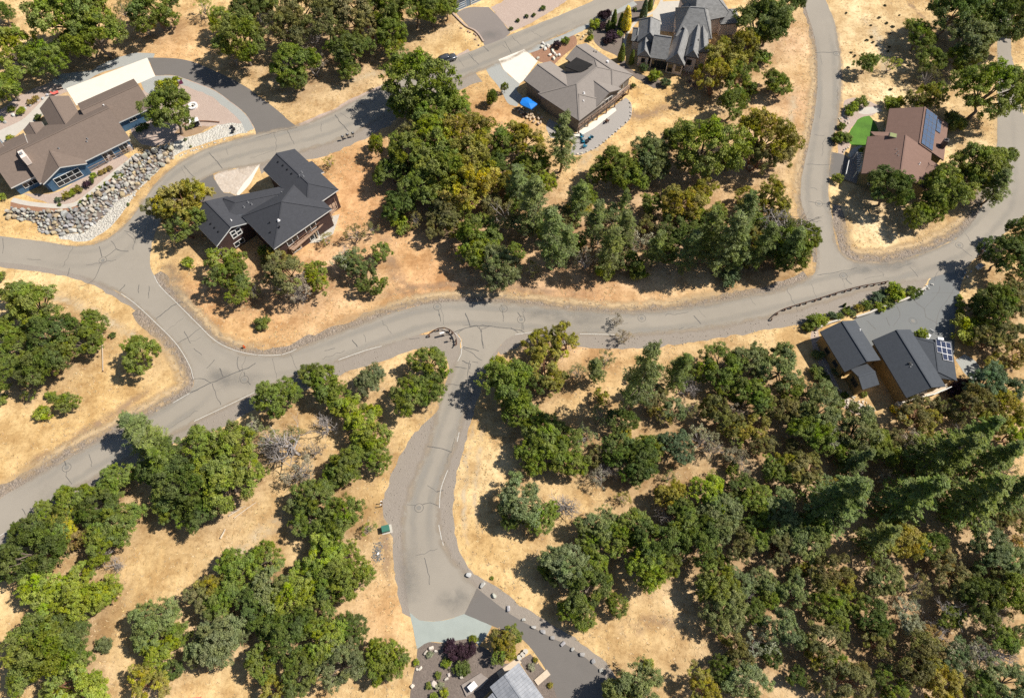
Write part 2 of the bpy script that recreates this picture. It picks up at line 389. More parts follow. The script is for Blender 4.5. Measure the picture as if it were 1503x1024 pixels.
# ================================================================== SETTING
# ---- road network traced as one sheet
A_up = [(-40,341),(0,347),(60,354),(110,361),(145,356),(175,338),(200,310),(222,278),(250,249),(290,224),(345,205),(400,192),(435,186),(480,169),(540,138),(590,116),(625,101),(690,76),(760,47),(830,19),(900,-12),(960,-40)]
A_lo = [(1010,-40),(940,-4),(880,27),(820,52),(760,80),(700,106),(650,127),(600,150),(545,180),(500,204),(440,222),(385,240),(330,250),(300,262),(262,290),(240,318),(225,350),(220,385),(226,404)]
BR = [(226,404),(235,420),(260,445),(290,475),(315,499),(345,514),(380,521),(415,520),(451,506),(517,481),(578,458),(654,443),(755,445),(851,456),(953,458),(1055,443),(1105,433),(1141,427),(1186,408),(1198,392),(1197,357),(1186,325),(1176,296),(1177,260),(1189,203),(1199,140),(1199,76),(1191,38),(1183,14),(1168,-40)]
UR = [(1202,-40),(1212,0),(1225,33),(1232,76),(1235,114),(1232,152),(1227,190),(1219,228),(1216,280),(1221,318),(1227,357),(1236,373),(1255,384),(1301,385),(1351,374),(1402,351),(1428,326),(1448,288),(1460,260),(1464,178),(1464,63),(1466,-40)]
RR = [(1486,-40),(1484,63),(1489,101),(1498,152),(1512,200),(1520,255),(1512,300),(1490,330),(1463,352),(1438,373),(1417,393),(1400,400),(1367,408),(1301,418),(1225,438),(1174,452),(1128,464),(1070,476),(1004,486),(902,491),(851,490),(788,486),(752,493),(735,506),(722,522),(710,541),(690,581),(674,634),(662,667),(647,718),(643,764),(652,802),(672,832),(700,863),(682,901),(667,906),(642,911),(616,909),(601,898),(596,853),(592,802),(591,764),(598,733),(611,698),(629,652),(652,573),(667,538),(677,512),(678,498),(668,486),(655,481),(638,484),(612,492),(560,508),(497,528),(440,549),(380,573),(285,620),(200,665),(130,705),(60,745),(0,786),(-40,812)]
LL = [(-40,755),(0,731),(76,686),(137,652),(193,622),(254,591),(278,576),(285,558),(281,543),(270,521),(255,500),(230,475),(200,447),(178,431),(150,417),(110,402),(60,392),(0,385),(-40,381)]
NET = A_up+A_lo+BR[1:]+UR+RR+LL
netw = smooth(W(NET), True, 1.0, .16)
# ---- ground : one big sheet, finely divided where the photo looks, with soil colour zones
def zone_attr():
    pass
gx = np.concatenate([[-3000,-1200,-500,-260], np.arange(-190, 191, 1.6), [260,500,1200,3000]])
gy = np.concatenate([[-3000,-1200,-400,-120,-50], np.arange(-24, 200, 1.6), [260,500,1200,3500]])
GX, GY = np.meshgrid(gx, gy); GP = np.stack([GX.ravel(), GY.ravel()], 1)
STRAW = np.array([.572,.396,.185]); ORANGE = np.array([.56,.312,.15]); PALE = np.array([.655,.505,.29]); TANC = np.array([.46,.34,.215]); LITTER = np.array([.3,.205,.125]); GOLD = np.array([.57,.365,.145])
gcol = np.tile(STRAW, (len(GP), 1))
def dab(u, v, r, c, k=.8):
    global gcol
    p = at(u, v); rm = r/ppm(u, v); d2 = ((GP[:,0]-p.x)**2+(GP[:,1]-p.y)**2)/(rm*rm)
    f = (k*np.exp(-d2*1.2))[:, None]; gcol = gcol*(1-f)+np.array(c)*f
for a in ((480,110,120,TANC,.5),(560,300,140,ORANGE,.8),(640,420,90,ORANGE,.8),(850,440,120,ORANGE,.8),(420,430,120,ORANGE,.75),(540,250,70,ORANGE,.7),(300,440,60,ORANGE,.8),(1000,330,150,(.53,.35,.21),.7),
          (930,170,110,GOLD,.35),(720,170,60,ORANGE,.7),(250,70,90,ORANGE,.55),(40,330,50,GOLD,.6),(130,600,120,GOLD,.35),(1270,40,110,PALE,.8),(1270,130,70,PALE,.8),(1165,150,60,(.57,.37,.22),.85),(1160,60,60,(.57,.37,.22),.8),
          (1290,330,70,PALE,.9),(1420,220,50,PALE,.7),(330,780,90,TANC,.25),(700,700,50,PALE,.5),(720,780,60,GOLD,.3),(950,930,80,GOLD,.3),(560,900,60,ORANGE,.45),(570,800,40,TANC,.5),(780,470,60,TANC,.5),(1100,930,200,TANC,.4),
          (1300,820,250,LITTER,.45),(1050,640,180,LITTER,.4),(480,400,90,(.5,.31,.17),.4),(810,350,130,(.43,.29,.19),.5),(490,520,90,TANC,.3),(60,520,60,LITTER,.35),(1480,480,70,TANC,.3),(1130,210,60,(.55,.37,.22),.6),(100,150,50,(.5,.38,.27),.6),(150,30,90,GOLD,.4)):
    dab(*a)
def ground_mat():
    m, n = nt('dry_grass_and_soil'); P = pos(n); at_ = N(n, 'ShaderNodeAttribute', attribute_name='soil')
    big = tex(n, .045, 6, .6, P).outputs[0]; mid = tex(n, .22, 7, .68, P).outputs[0]; fin = tex(n, 1.6, 8, .75, P).outputs[0]; spk = tex(n, 7, 3, .8, P).outputs[0]
    mp = N(n, 'ShaderNodeMapping'); mp.inputs['Scale'].default_value = (.9, .16, 1); mp.inputs['Rotation'].default_value = (0, 0, .5); n.links.new(P, mp.inputs[0])
    stk = tex(n, 1, 6, .65, mp.outputs[0]).outputs[0]
    c = at_.outputs['Color']
    c = mixc(n, 1, c, ramp(n, big, [(.34, (.8, .76, .72)), (.5, (1, 1, 1)), (.66, (1.12, 1.15, 1.22))]), 'MULTIPLY')
    c = mixc(n, ramp(n, mid, [(.47, 0.), (.6, .9)]), c, mixc(n, 1, c, (.72, .65, .58), 'MULTIPLY'))
    c = mixc(n, ramp(n, mid, [(.36, .9), (.46, 0.)]), c, mixc(n, 1, c, (1.18, 1.2, 1.26), 'MULTIPLY'))
    c = mixc(n, ramp(n, stk, [(.5, 0.), (.68, .55)]), c, mixc(n, 1, c, (1.2, 1.18, 1.12), 'MULTIPLY'))
    c = mixc(n, 1, c, ramp(n, fin, [(.28, (.58, .52, .47)), (.48, (1, 1, 1)), (.72, (1.16, 1.16, 1.16))]), 'MULTIPLY')
    c = mixc(n, 1, c, ramp(n, spk, [(.3, .84), (.7, 1.14)]), 'MULTIPLY')
    finish(n, c, .95, fin, .55, .18, spec=.1); return m
ny, nx = GX.shape
gf = [(j*nx+i, j*nx+i+1, (j+1)*nx+i+1, (j+1)*nx+i) for j in range(ny-1) for i in range(nx-1)]
def make_ground():
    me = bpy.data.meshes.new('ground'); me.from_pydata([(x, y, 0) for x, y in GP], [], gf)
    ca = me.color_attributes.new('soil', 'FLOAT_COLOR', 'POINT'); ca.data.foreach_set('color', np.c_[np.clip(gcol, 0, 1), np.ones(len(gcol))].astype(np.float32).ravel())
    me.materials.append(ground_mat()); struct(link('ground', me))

# ---- verges and gravel, each sheet a little above the one below
SEED = 0
def poly(name, pts, z, mat, jit=.25, step=.9, hard=True, kind='structure', curve=True):
    p = W(pts); p = smooth(p, True, step, jit, len(HARD)) if curve else p
    return sheet(name, p, z, mat, kind, hard)
poly('gravel_verge', [(664,508),(655,560),(644,599),(619,624),(591,662),(568,713),(561,745),(575,790),(580,850),(590,900),(605,905),(612,800),(620,730),(650,640),(680,540),(684,512)], .004, M['gravel'], .5)
poly('gravel_verge', [(735,505),(728,522),(705,573),(686,637),(668,713),(665,764),(677,815),(698,843),(720,858),(715,872),(695,868),(650,820),(640,764),(640,720),(670,620),(715,520)], .004, M['gravel'], .35)
poly('gravel_verge', [(285,616),(380,572),(440,547),(500,525),(560,506),(605,492),(625,492),(645,480),(668,486),(676,500),(672,530),(660,545),(652,520),(620,510),(560,530),(500,550),(440,575),(390,592),(330,625),(280,650)], .0045, M['gravel'], .4)
poly('gravel_verge', [(752,485),(800,482),(900,487),(1004,482),(1128,458),(1190,444),(1300,414),(1367,404),(1350,425),(1290,445),(1210,470),(1150,480),(1080,492),(1010,503),(930,512),(850,508),(800,500),(765,506),(735,522),(730,512)], .0045, M['gravel'], .5)
poly('gravel_verge', [(-40,795),(60,733),(130,695),(200,655),(285,611),(290,630),(230,665),(140,715),(60,765),(-40,830)], .0045, M['gravel'], .4)
for k, (pts, wl, wr) in enumerate([
    ([(425,519),(451,505),(517,480),(578,457),(654,442),(755,444),(851,455),(953,457),(1055,442),(1105,432),(1141,426),(1186,407)], 1.5, .3),
    ([(226,404),(260,445),(290,475),(315,499),(345,514),(380,521),(425,519)], 1.5, .3),
    ([(1197,385),(1196,357),(1184,325),(1176,296),(1177,260),(1189,203),(1199,140),(1199,76),(1191,38),(1180,0)], .9, .3),
    ([(1222,300),(1227,340),(1236,371),(1255,382),(1301,383),(1351,372),(1402,349),(1428,324),(1448,286),(1460,258)], 2.2, .2),
    ([(-40,755),(0,731),(76,685),(137,651),(193,621),(254,590),(278,575),(285,557),(281,543),(270,521),(255,500),(230,475),(205,451)], 1.9, .2)]):
    strip('rock_verge', W(pts), wl, wr, .0055+.0002*k, M['riprap'], .7, k)
strip('gravel_verge', W([(-40,381),(0,385),(60,392),(110,402),(150,417),(205,451)]), .1, 1.0, .0052, M['gravel'], .5, 11)
strip('gravel_verge', W([(380,243),(440,226),(500,208),(545,184),(600,154),(650,131),(700,110)]), 1.5, 2.2, .0052, M['gravel'], .8, 12)
strip('gravel_verge', W([(440,185),(480,169),(540,138),(590,116),(625,101),(690,76)]), .8, 1.2, .0052, M['pinkgravel'], .5, 13)
for k, (pts, o_) in enumerate([([(425,519),(451,505),(517,480),(578,457),(654,442),(755,444),(851,455),(953,457),(1055,442),(1105,432),(1141,426),(1186,407)], 1.5), ([(218,395),(226,404),(260,445),(290,475),(315,499),(345,514),(380,521),(425,519)], 1.5), ([(1197,385),(1196,357),(1184,325),(1176,296),(1177,260),(1189,203),(1199,140),(1199,76),(1191,38),(1180,0)], .9), ([(1221,290),(1227,340),(1236,371),(1255,382),(1301,383),(1351,372),(1402,349),(1428,324),(1448,286),(1460,250)], 2.2), ([(-40,755),(0,731),(76,685),(137,651),(193,621),(254,590),(278,575),(285,557),(281,543),(270,521),(255,500),(230,475),(190,440)], 1.9)]):
    L_, R_ = strip_poly(W(pts), o_, .001); c_ = L_[::4]
    softstrip('bare_soil', c_, 1.5, 1.3, .0071+.0002*k, M['vergesoil'], .7, 90+k)
    softstrip('bare_soil', strip_poly(W(pts), o_*.45, .001)[0][::4], .8, .8, .0083+.0002*k, M['vergesoil2'], .5, 95+k)
# ---- blue house grounds
poly('white_rock_bed', [(88,350),(125,354),(150,342),(172,322),(190,296),(215,262),(250,232),(300,211),(345,198),(364,195)]+z3(1250,615,1080,610,900,700,650,760,590,940)+z2(1463,440,1250,560,920,880,620,920), .006, M['river'], .3)
poly('brown_gravel_yard', [(222,118),(255,111),(281,119),(314,132),(338,149),(360,167),(374,188),(366,191),(355,181),(327,182),(290,192),(262,206),(225,215),(200,205),(190,175),(205,140)], .0065, M['pinkgravel'], .3)
strip('gravel_edge', W([(227,112),(255,112),(281,121),(314,134),(338,151),(360,169),(372,190)]), .1, 1.6, .0075, M['bluegravel'], .4, 21)
poly('blue_gravel_pad', [(205,116),(225,112),(250,112),(262,120),(255,135),(228,142),(212,132)], .0078, M['bluegravel'], .3)
poly('blue_gravel_pad', [(100,134),(78,133),(75,120),(92,108),(135,104),(150,94),(195,78),(228,79),(222,90),(160,103),(120,122)], .0065, M['bluegravel'], .4)
poly('pale_stone_garden', [(-40,190),(0,162),(30,140),(75,120),(100,134),(84,142),(60,160),(40,180),(20,193),(-40,215)], .0068, M['pinkgravel'], .5)
poly('garden_path', z1(505,290,600,290,660,330,560,420,450,520,330,600,220,680,90,800,0,850,-200,960,-200,810,0,670,230,560,370,430), .0075, M['concrete2'], .1)
poly('red_mulch_bed', z2(120,560,600,625,820,595,1000,460,1200,290,1400,110,1480,130,1330,260,1150,420,1010,540,820,690,560,730,400,700,100,700), .0068, M['redmulch'], .3)
poly('tan_planting_bed', z2(250,470,420,540,620,590,800,560,990,430,1180,270,1380,90,1300,40,950,250,590,460), .0062, M['pinkgravel'], .3)
strip('front_walk', W(z2(130,535,300,575,600,605,740,600,850,560,1000,440,1200,270,1463,60)), .55, .55, .0085, M['concrete2'], .03, 3)
poly('bare_slope', z3(650,700,690,660,900,640,960,650,880,700,740,740), .0082, M['dirt'], .3)
# ---- driveways and pads
drv = lambda name, pts, z, m, jit=.08: poly(name, pts, z, m, jit)
drv('driveway', [(217,85),(240,85),(265,87),(289,93),(330,111),(360,127),(378,140),(405,160),(425,178),(440,188),(400,196),(376,199)]+[(373,187),(360,167),(338,149),(314,132),(281,119),(255,111),(228,111)], .009, M['drive'])
poly('concrete_pad', [(216,85),(228,112),(205,122),(112,155),(97,130)], .0115, M['concrete'], .03, 2, curve=False)
drv('driveway', z4(-60,440,60,360,210,290,215,330,260,400,310,465,370,470,430,500,300,620,100,640,-60,560), .009, M['drive'])
poly('bare_lot', z4(215,300,300,250,420,240,560,170,690,120,650,200,600,280,520,370,430,490,370,470,310,465,250,390), .007, M['rubble'], .3)
poly('concrete_pad', z4(690,130,640,215,600,290,560,370,500,440,440,500,430,470,500,370,560,300,620,215), .0112, M['concrete'], .05)
drv('driveway', zt(410,160,560,95,810,90,940,220,1080,400,1000,470,760,560,700,450,560,320), .013, M['drivetop'])
poly('rock_garden', zt(830,90,960,30,1200,-100,1700,-250,1900,-90,1700,60,1500,190,1300,300,1090,395,940,220), .006, M['pinkgravel'], .3)
strip('gravel_edge', W([(745,84),(790,66),(830,50),(870,30),(930,2)]), .1, 1.5, .0105, M['bluegravel'], .2, 31)
poly('concrete_pad', z5(215,165,360,290,210,500,165,535,-5,385,-60,275), .0135, M['concrete'], .03, 2, curve=False)
poly('green_gravel_pad', z5(-60,275,-5,385,165,535,130,600,200,690,130,780,60,760,0,680,-60,560,-180,420,-190,330), .009, M['bluegravel'], .3)
poly('brown_mulch_bed', z5(275,190,420,110,560,60,700,0,760,20,780,110,640,230,540,330,360,290), .0085, M['redmulch'], .2)
poly('mulch_garden', [(866,48),(872,30),(890,10),(935,2),(962,0),(955,14),(935,28),(918,48),(915,72),(920,96),(938,108),(968,118),(978,128),(960,130),(935,116),(912,98),(905,82),(880,70)], .0085, M['mulch'], .2)
drv('concrete_drive', z7(440,20,350,170,420,330,580,350,650,60,650,10), .0108, M['concrete2'], .02)
strip('paver_path', W(z7(450,0,380,120,200,210,120,300,60,400,50,500)), .35, .35, .0104, M['concrete2'], .05, 5)
poly('gravel_patio', z6(300,480,340,400,620,560,800,440,1050,250,1160,170,1220,240,1210,390,1100,500,980,600,860,700,660,790,560,780,600,640,350,600), .008, M['patio'], .1)
poly('concrete_pad', z6(600,570,790,440,1040,270,1060,310,820,500,640,600), .012, M['concrete'], .03, 2, curve=False)
poly('lawn', z8(505,265,560,330,600,450,530,570,330,555,270,480,330,400,390,310,450,275), .0085, M['lawn'], .15)
drv('driveway', z8(110,860,135,620,240,640,310,690,420,880,260,900), .014, M['drive'])
poly('stone_patio', z8(290,660,350,580,430,555,450,600,370,690), .0155, M['concrete2'], .1)
poly('planting_bed', z8(190,860,200,560,240,420,230,300,260,120,400,90,640,180,560,250,440,280,360,350,300,440,320,560,260,620), .007, M['pinkgravel'], .3)
poly('stone_path', z8(400,240,430,195,540,180,640,215,560,240,460,255), .0092, M['concrete2'], .1)
drv('driveway', [(1367,408),(1359,422),(1326,440),(1285,456),(1258,466),(1240,480),(1262,520),(1330,540),(1390,560),(1400,520),(1402,476),(1406,445),(1411,417),(1420,394),(1400,399)], .0138, M['drive7'])
poly('slab_patio', [(1402,528),(1416,520),(1432,530),(1446,550),(1436,562),(1420,552)], .008, M['bluegravel'], .1)
poly('terrace_garden', zb(60,180,120,400,230,700,330,860,560,980,640,1010,520,1080,330,990,200,820,60,520,0,300), .006, M['pinkgravel'], .3)
poly('concrete_apron', [(601,898),(616,909),(642,911),(667,906),(683,900),(722,918),(713,934),(703,948),(690,937),(654,942),(629,942),(612,952),(607,925)], .0102, M['apron'], .05, .6)
drv('driveway', [(700,863),(750,901),(800,930),(826,943),(860,965),(878,981),(892,998),(897,1060),(825,1060),(816,1018),(801,982),(768,939),(722,918),(682,901)], .0138, M['drive'])
poly('mulch_garden', zg(140,310,250,260,350,270,450,240,600,235,690,290,800,330,860,470,1060,450,700,820,560,980,60,980,80,700,130,400), .0085, M['mulch'], .15)
poly('mulch_garden', zg(1080,430,1180,370,1290,500,1400,640,1420,800,1360,900), .0088, M['mulch'], .15)
poly('pale_walk', zg(870,540,1060,405,1100,450,900,600), .0112, M['paleboard'], .03, 2, curve=False)
strip('gravel_edge', W([(690,845),(720,862),(760,892),(810,922),(850,948),(885,975),(900,1000)]), .6, 1.6, .0098, M['gravel'], .4, 41)
make_ground_later = make_ground
road = sheet('road', netw, .012, M['road'])
# ---- tar seals, seams and edge lines are parts of the road
CR = [t1(1210,885,1250,930,1285,975), t1(1060,960,1120,1024), t2(185,755,200,790,225,835), t2(460,665,500,720,540,760), t2(600,595,630,610,665,640), t2(1230,310,1260,345,1290,375), t2(1320,270,1350,300), t2(1440,240,1480,310),
      t5(20,375,15,460), t5(575,420,590,480), t5(590,520,580,530,565,570,550,600,520,630,450,655), t5(610,485,640,460,670,435,660,410,640,390), t5(670,435,705,447,745,450), t5(720,330,760,345,790,370,775,400,770,440), t5(400,545,395,590), t5(690,680,725,640), t5(800,690,805,640), t5(860,650,860,720), t5(900,840,960,795,1020,750,1060,745), t5(1020,985,1080,950,1120,920,1160,890), t5(1065,910,1085,950,1100,980),
      m1(1100,260,1160,235,1220,205,1300,170,1400,130,1480,95), m1(1120,185,1180,180,1220,205), m1(1230,210,1250,270,1275,330), m1(1270,120,1290,170), m1(1375,50,1370,100,1390,130), m1(1410,140,1420,170), m1(1430,195,1450,215), m1(1200,120,1240,70), m1(1120,5,1170,45), m1(370,655,382,680), m1(383,712,380,740,420,790), m1(130,930,145,965), m1(790,460,850,555),
      t6(1055,788,1070,855), t6(1215,805,1230,850,1245,880), t6(1145,920,1200,895,1245,885,1300,880,1335,880,1420,888,1497,900,1560,915), t6(1300,885,1310,950,1320,1010), t6(1420,755,1432,800,1430,855), t6(1200,1000,1290,1024), zr(950,610,1110,690,1200,780,1320,840), zr(1130,860,1240,870), zr(940,850,1110,890,1080,1000), zr(820,950,920,965,1030,980), zr(520,0,545,60,570,140), zr(1010,0,1050,90,1110,230), zr(870,350,950,290,1100,235,1230,215,1290,280,1463,230), zr(1300,280,1310,500,1350,630),
      m2(1155,110,1220,120), m2(1240,75,1228,130,1225,175,1270,185), m2(1110,210,1180,218,1250,235), m2(990,570,1060,580,1130,605), m2(880,910,925,910), m2(970,905,1010,898,1060,915), t7(40,800,55,830), t7(62,860,65,910), t7(0,890,40,920), t7(1060,820,1100,870), t7(970,900,1000,885),
      t8(300,585,410,570,530,545), t8(465,605,500,640), t8(840,540,890,600), t8(1130,430,1200,480), t4(290,305,440,303), t4(240,950,370,955), t8(250,160,370,180), t6(560,960,590,1000), m2(400,20,460,0), (t2(0,797,120,765,240,738)), m2(1050,830,1085,828), [(686,740),(690,795)] if False else zr(0,460,180,440), [(623,818),(629,845),(630,858)]]
mbt = MB()
for i, c in enumerate(CR):
    wdt = .05 if i % 3 else .075
    p = smooth(W(c), False, .5, 0)
    for q in p:
        q.x += .22*noise.noise((q.x*.9, q.y*.9, 2))+.1*noise.noise((q.x*3.5, q.y*3.5, 5)); q.y += .22*noise.noise((q.x*.9, q.y*.9, 8))+.1*noise.noise((q.x*3.5, q.y*3.5, 12))
    L, Rr = [], []
    for k in range(len(p)):
        d = (p[min(k+1, len(p)-1)]-p[max(k-1, 0)]).normalized(); nn = Vector((-d.y, d.x)); ww = wdt*(1+.7*noise.noise((p[k].x*2, p[k].y*2, i)))
        L.append(p[k]+nn*ww); Rr.append(p[k]-nn*ww)
    n_ = len(L); z_ = .0165+.00003*i
    mbt.add([(q.x, q.y, z_) for q in L]+[(q.x, q.y, z_) for q in Rr], [(n_+k, n_+k+1, k+1, k) for k in range(n_-1)])
rc_ = random.Random(9); hair = MB(); hz_ = 0
for pts, hw in (([(0,368),(60,374),(110,380),(170,365),(215,322),(260,262),(310,236),(400,208),(490,183),(600,131),(700,88),(825,34)], 3.4), ([(240,452),(310,522),(400,538),(520,502),(650,463),(755,466),(953,472),(1105,447),(1300,400),(1430,345)], 3.3), ([(300,580),(230,622),(80,708)], 3.0), ([(700,510),(680,570),(640,680),(620,760),(640,880)], 2.3), ([(1212,370),(1198,280),(1214,150),(1212,80)], 2.8)):
    ax = smooth(W(pts), False, 1.); i = rc_.randint(3, 8)
    while i < len(ax)-2:
        d = (ax[i+1]-ax[i]).normalized(); nn = Vector((-d.y, d.x)); kind = rc_.random()
        if kind < .55: a_, b_ = ax[i]+nn*hw*rc_.uniform(.3, 1), ax[i]+d*rc_.uniform(-1, 1)-nn*hw*rc_.uniform(.0, 1)
        else: o_ = nn*hw*rc_.uniform(-.8, .8); a_, b_ = ax[i]+o_, ax[i]+o_+d*rc_.uniform(2, 6)
        k_ = max(3, int((b_-a_).length/.35)); P_ = []
        for j in range(k_+1):
            q = a_.lerp(b_, j/k_); P_.append(q+Vector((.4*noise.noise((q.x, q.y, 3))+.12*noise.noise((q.x*4, q.y*4, 1)), .4*noise.noise((q.x, q.y, 13))+.12*noise.noise((q.x*4, q.y*4, 11)))))
        hz_ += 1; w_ = rc_.uniform(.018, .04); z_ = .0172+.00001*hz_
        for p_, q_ in zip(P_, P_[1:]):
            e_ = (q_-p_).normalized(); f_ = Vector((-e_.y, e_.x))*w_; hair.add([(*(p_-f_), z_), (*(q_-f_), z_), (*(q_+f_), z_), (*(p_+f_), z_)], [(0, 1, 2, 3)])
        i += rc_.randint(3, 11)
hair.build('hairline_cracks', M['tar'], road)
mbt.build('crack_sealing', M['tar'], road)
mbt = MB()
for i, c in enumerate([t8(1005,560,985,590,980,620), t8(1110,630,1060,720,1010,790,990,870,1000,930), t8(850,720,880,750,920,780,1000,690,1010,650), t8(760,760,780,820,740,880), t8(920,780,930,830,990,860), t8(960,690,1100,688), t8(590,850,640,900), t8(700,830,720,880)]):
    p = smooth(W(c), False, .5, 0); z_ = .0195+.0001*i; L = [q+Vector((.06, .02)) for q in p]; n_ = len(p)
    for k in range(n_-1): mbt.add([(p[k].x-.06, p[k].y-.02, z_), (p[k+1].x-.06, p[k+1].y-.02, z_), (p[k+1].x+.06, p[k+1].y+.02, z_), (p[k].x+.06, p[k].y+.02, z_)], [(0, 1, 2, 3)])
o_ = mbt.build('crack_sealing', M['tar'], road)
LN = [[(226,404),(235,420),(260,445),(290,475),(315,499),(345,514),(380,521),(415,520),(435,512)], [(178,431),(200,447),(230,475),(255,500),(270,521),(281,543),(284,556)], [(254,591),(278,577)], [(285,618),(340,592),(375,575)], [(497,528),(537,514),(560,508)], [(667,488),(676,497),(678,508),(677,520),(672,530)], [(-40,812),(0,786),(25,770)], [(851,490),(902,491)], [(756,491),(790,486)], [(674,634),(671,648)], [(657,690),(647,718),(645,745)], [(644,770),(648,790),(651,800)]]
mbl = MB()
for i, c in enumerate(LN): strip('x', W(c), .055, .055, .0235, None, mb=mbl, hard=False)
mbl.build('edge_line', M['paint'], road)

# ---- wear on the road: polished wheel paths, older patches, dust blown over the edges
WP = [[(-30,362),(60,372),(110,380),(160,372),(205,335),(240,285),(290,243),(345,222),(400,208),(450,196),(490,183),(545,157),(600,131),(650,107),(700,88),(760,62),(825,34),(900,5),(960,-25)],
      [(205,418),(240,452),(275,488),(310,522),(345,538),(400,538),(455,525),(520,502),(580,480),(650,463),(755,466),(851,472),(953,472),(1055,458),(1105,447),(1180,428),(1300,400),(1380,375),(1430,345),(1470,300),(1478,260),(1475,180),(1474,63)],
      [(330,545),(280,590),(230,622),(150,665),(80,708),(0,757)], [(705,490),(697,520),(680,570),(660,620),(640,680),(622,730),(618,780),(625,840),(640,880)], [(1225,400),(1212,370),(1203,320),(1198,280),(1205,220),(1214,150),(1212,80),(1200,20)]]
for i, pts in enumerate(WP):
    for k, off in enumerate((-1.75, 1.75) if i != 3 else (-1.3, 1.3)):
        L_, R_ = strip_poly(W(pts), max(0, off)+.001, max(0, -off)+.001); c_ = [(a.x, a.y) for a in (L_ if off > 0 else R_)][::6]
        softstrip('wheel_path', [Vector(q) for q in c_], .95, .95, .0138+.0003*i+.0001*k, M['wheel'], .3, i*3+k, road)
for i, pts in enumerate([[(150,648),(195,626),(205,640)], [(596,800),(600,850),(606,890)], [(640,870),(665,885),(690,868)], [(300,545),(345,560),(390,555)], [(690,60),(715,52),(740,48)], [(240,380),(270,430),(290,455)], [(760,458),(830,468),(900,470)], [(1240,395),(1300,392),(1350,382)]]):
    softstrip('asphalt_patch', W(pts), 2.2, 2.2, .0152+.0001*i, M['oldpatch'], .8, i, road)
ED = [A_up[1:17], A_lo[1:], BR[:12], BR[10:24], UR[1:10], UR[8:16], [q for q in RR[10:24]], RR[24:36], RR[38:50], RR[50:66], LL[1:7], LL[6:16]]
for i, pts in enumerate(ED): softstrip('road_dust', W(pts), .75, .75, .0176+.00005*i, M['dust'], .5, 40+i)
for i, (pts, w_, mt, z_) in enumerate([([(700,600),(690,650),(684,700),(681,745),(684,790),(700,830)], .7, 'track', .0016), ([(712,610),(704,660),(699,705),(697,750),(703,800)], .6, 'track', .0017), ([(560,730),(566,780),(565,830),(572,880)], 1.0, 'soildust', .0018), ([(1330,0),(1345,15),(1362,30)], .8, 'soildust', .0016),
    ([(1229,290),(1233,330),(1244,362),(1262,373)], .9, 'soildust', .0019), ([(0,420),(70,430),(140,460),(200,500),(235,530)], 1.6, 'track', .0015), ([(10,700),(90,655),(170,605),(240,560)], 1.6, 'soildust', .0014), ([(300,870),(340,820),(400,770),(430,740)], 2.0, 'track', .0013), ([(560,330),(575,380),(590,420),(640,440)], 2.2, 'soildust', .0012),
    ([(880,150),(930,170),(980,160),(1020,150)], 2.5, 'soildust', .0011), ([(850,260),(860,230),(890,215)], 1.6, 'track', .0010), ([(900,930),(960,910),(1010,925)], 2.0, 'soildust', .0012), ([(520,450),(600,425),(700,415),(800,428),(900,432)], 1.3, 'soildust', .0021), ([(480,130),(560,105),(620,85)], 1.6, 'track', .0012), ([(1260,20),(1290,60),(1300,120)], 2.0, 'track', .0011), ([(1165,120),(1160,190),(1150,250)], 1.2, 'track', .0012)]):
    softstrip('worn_track' if mt == 'track' else 'bare_soil', W(pts), w_, w_, z_, M[mt], .7, 70+i)

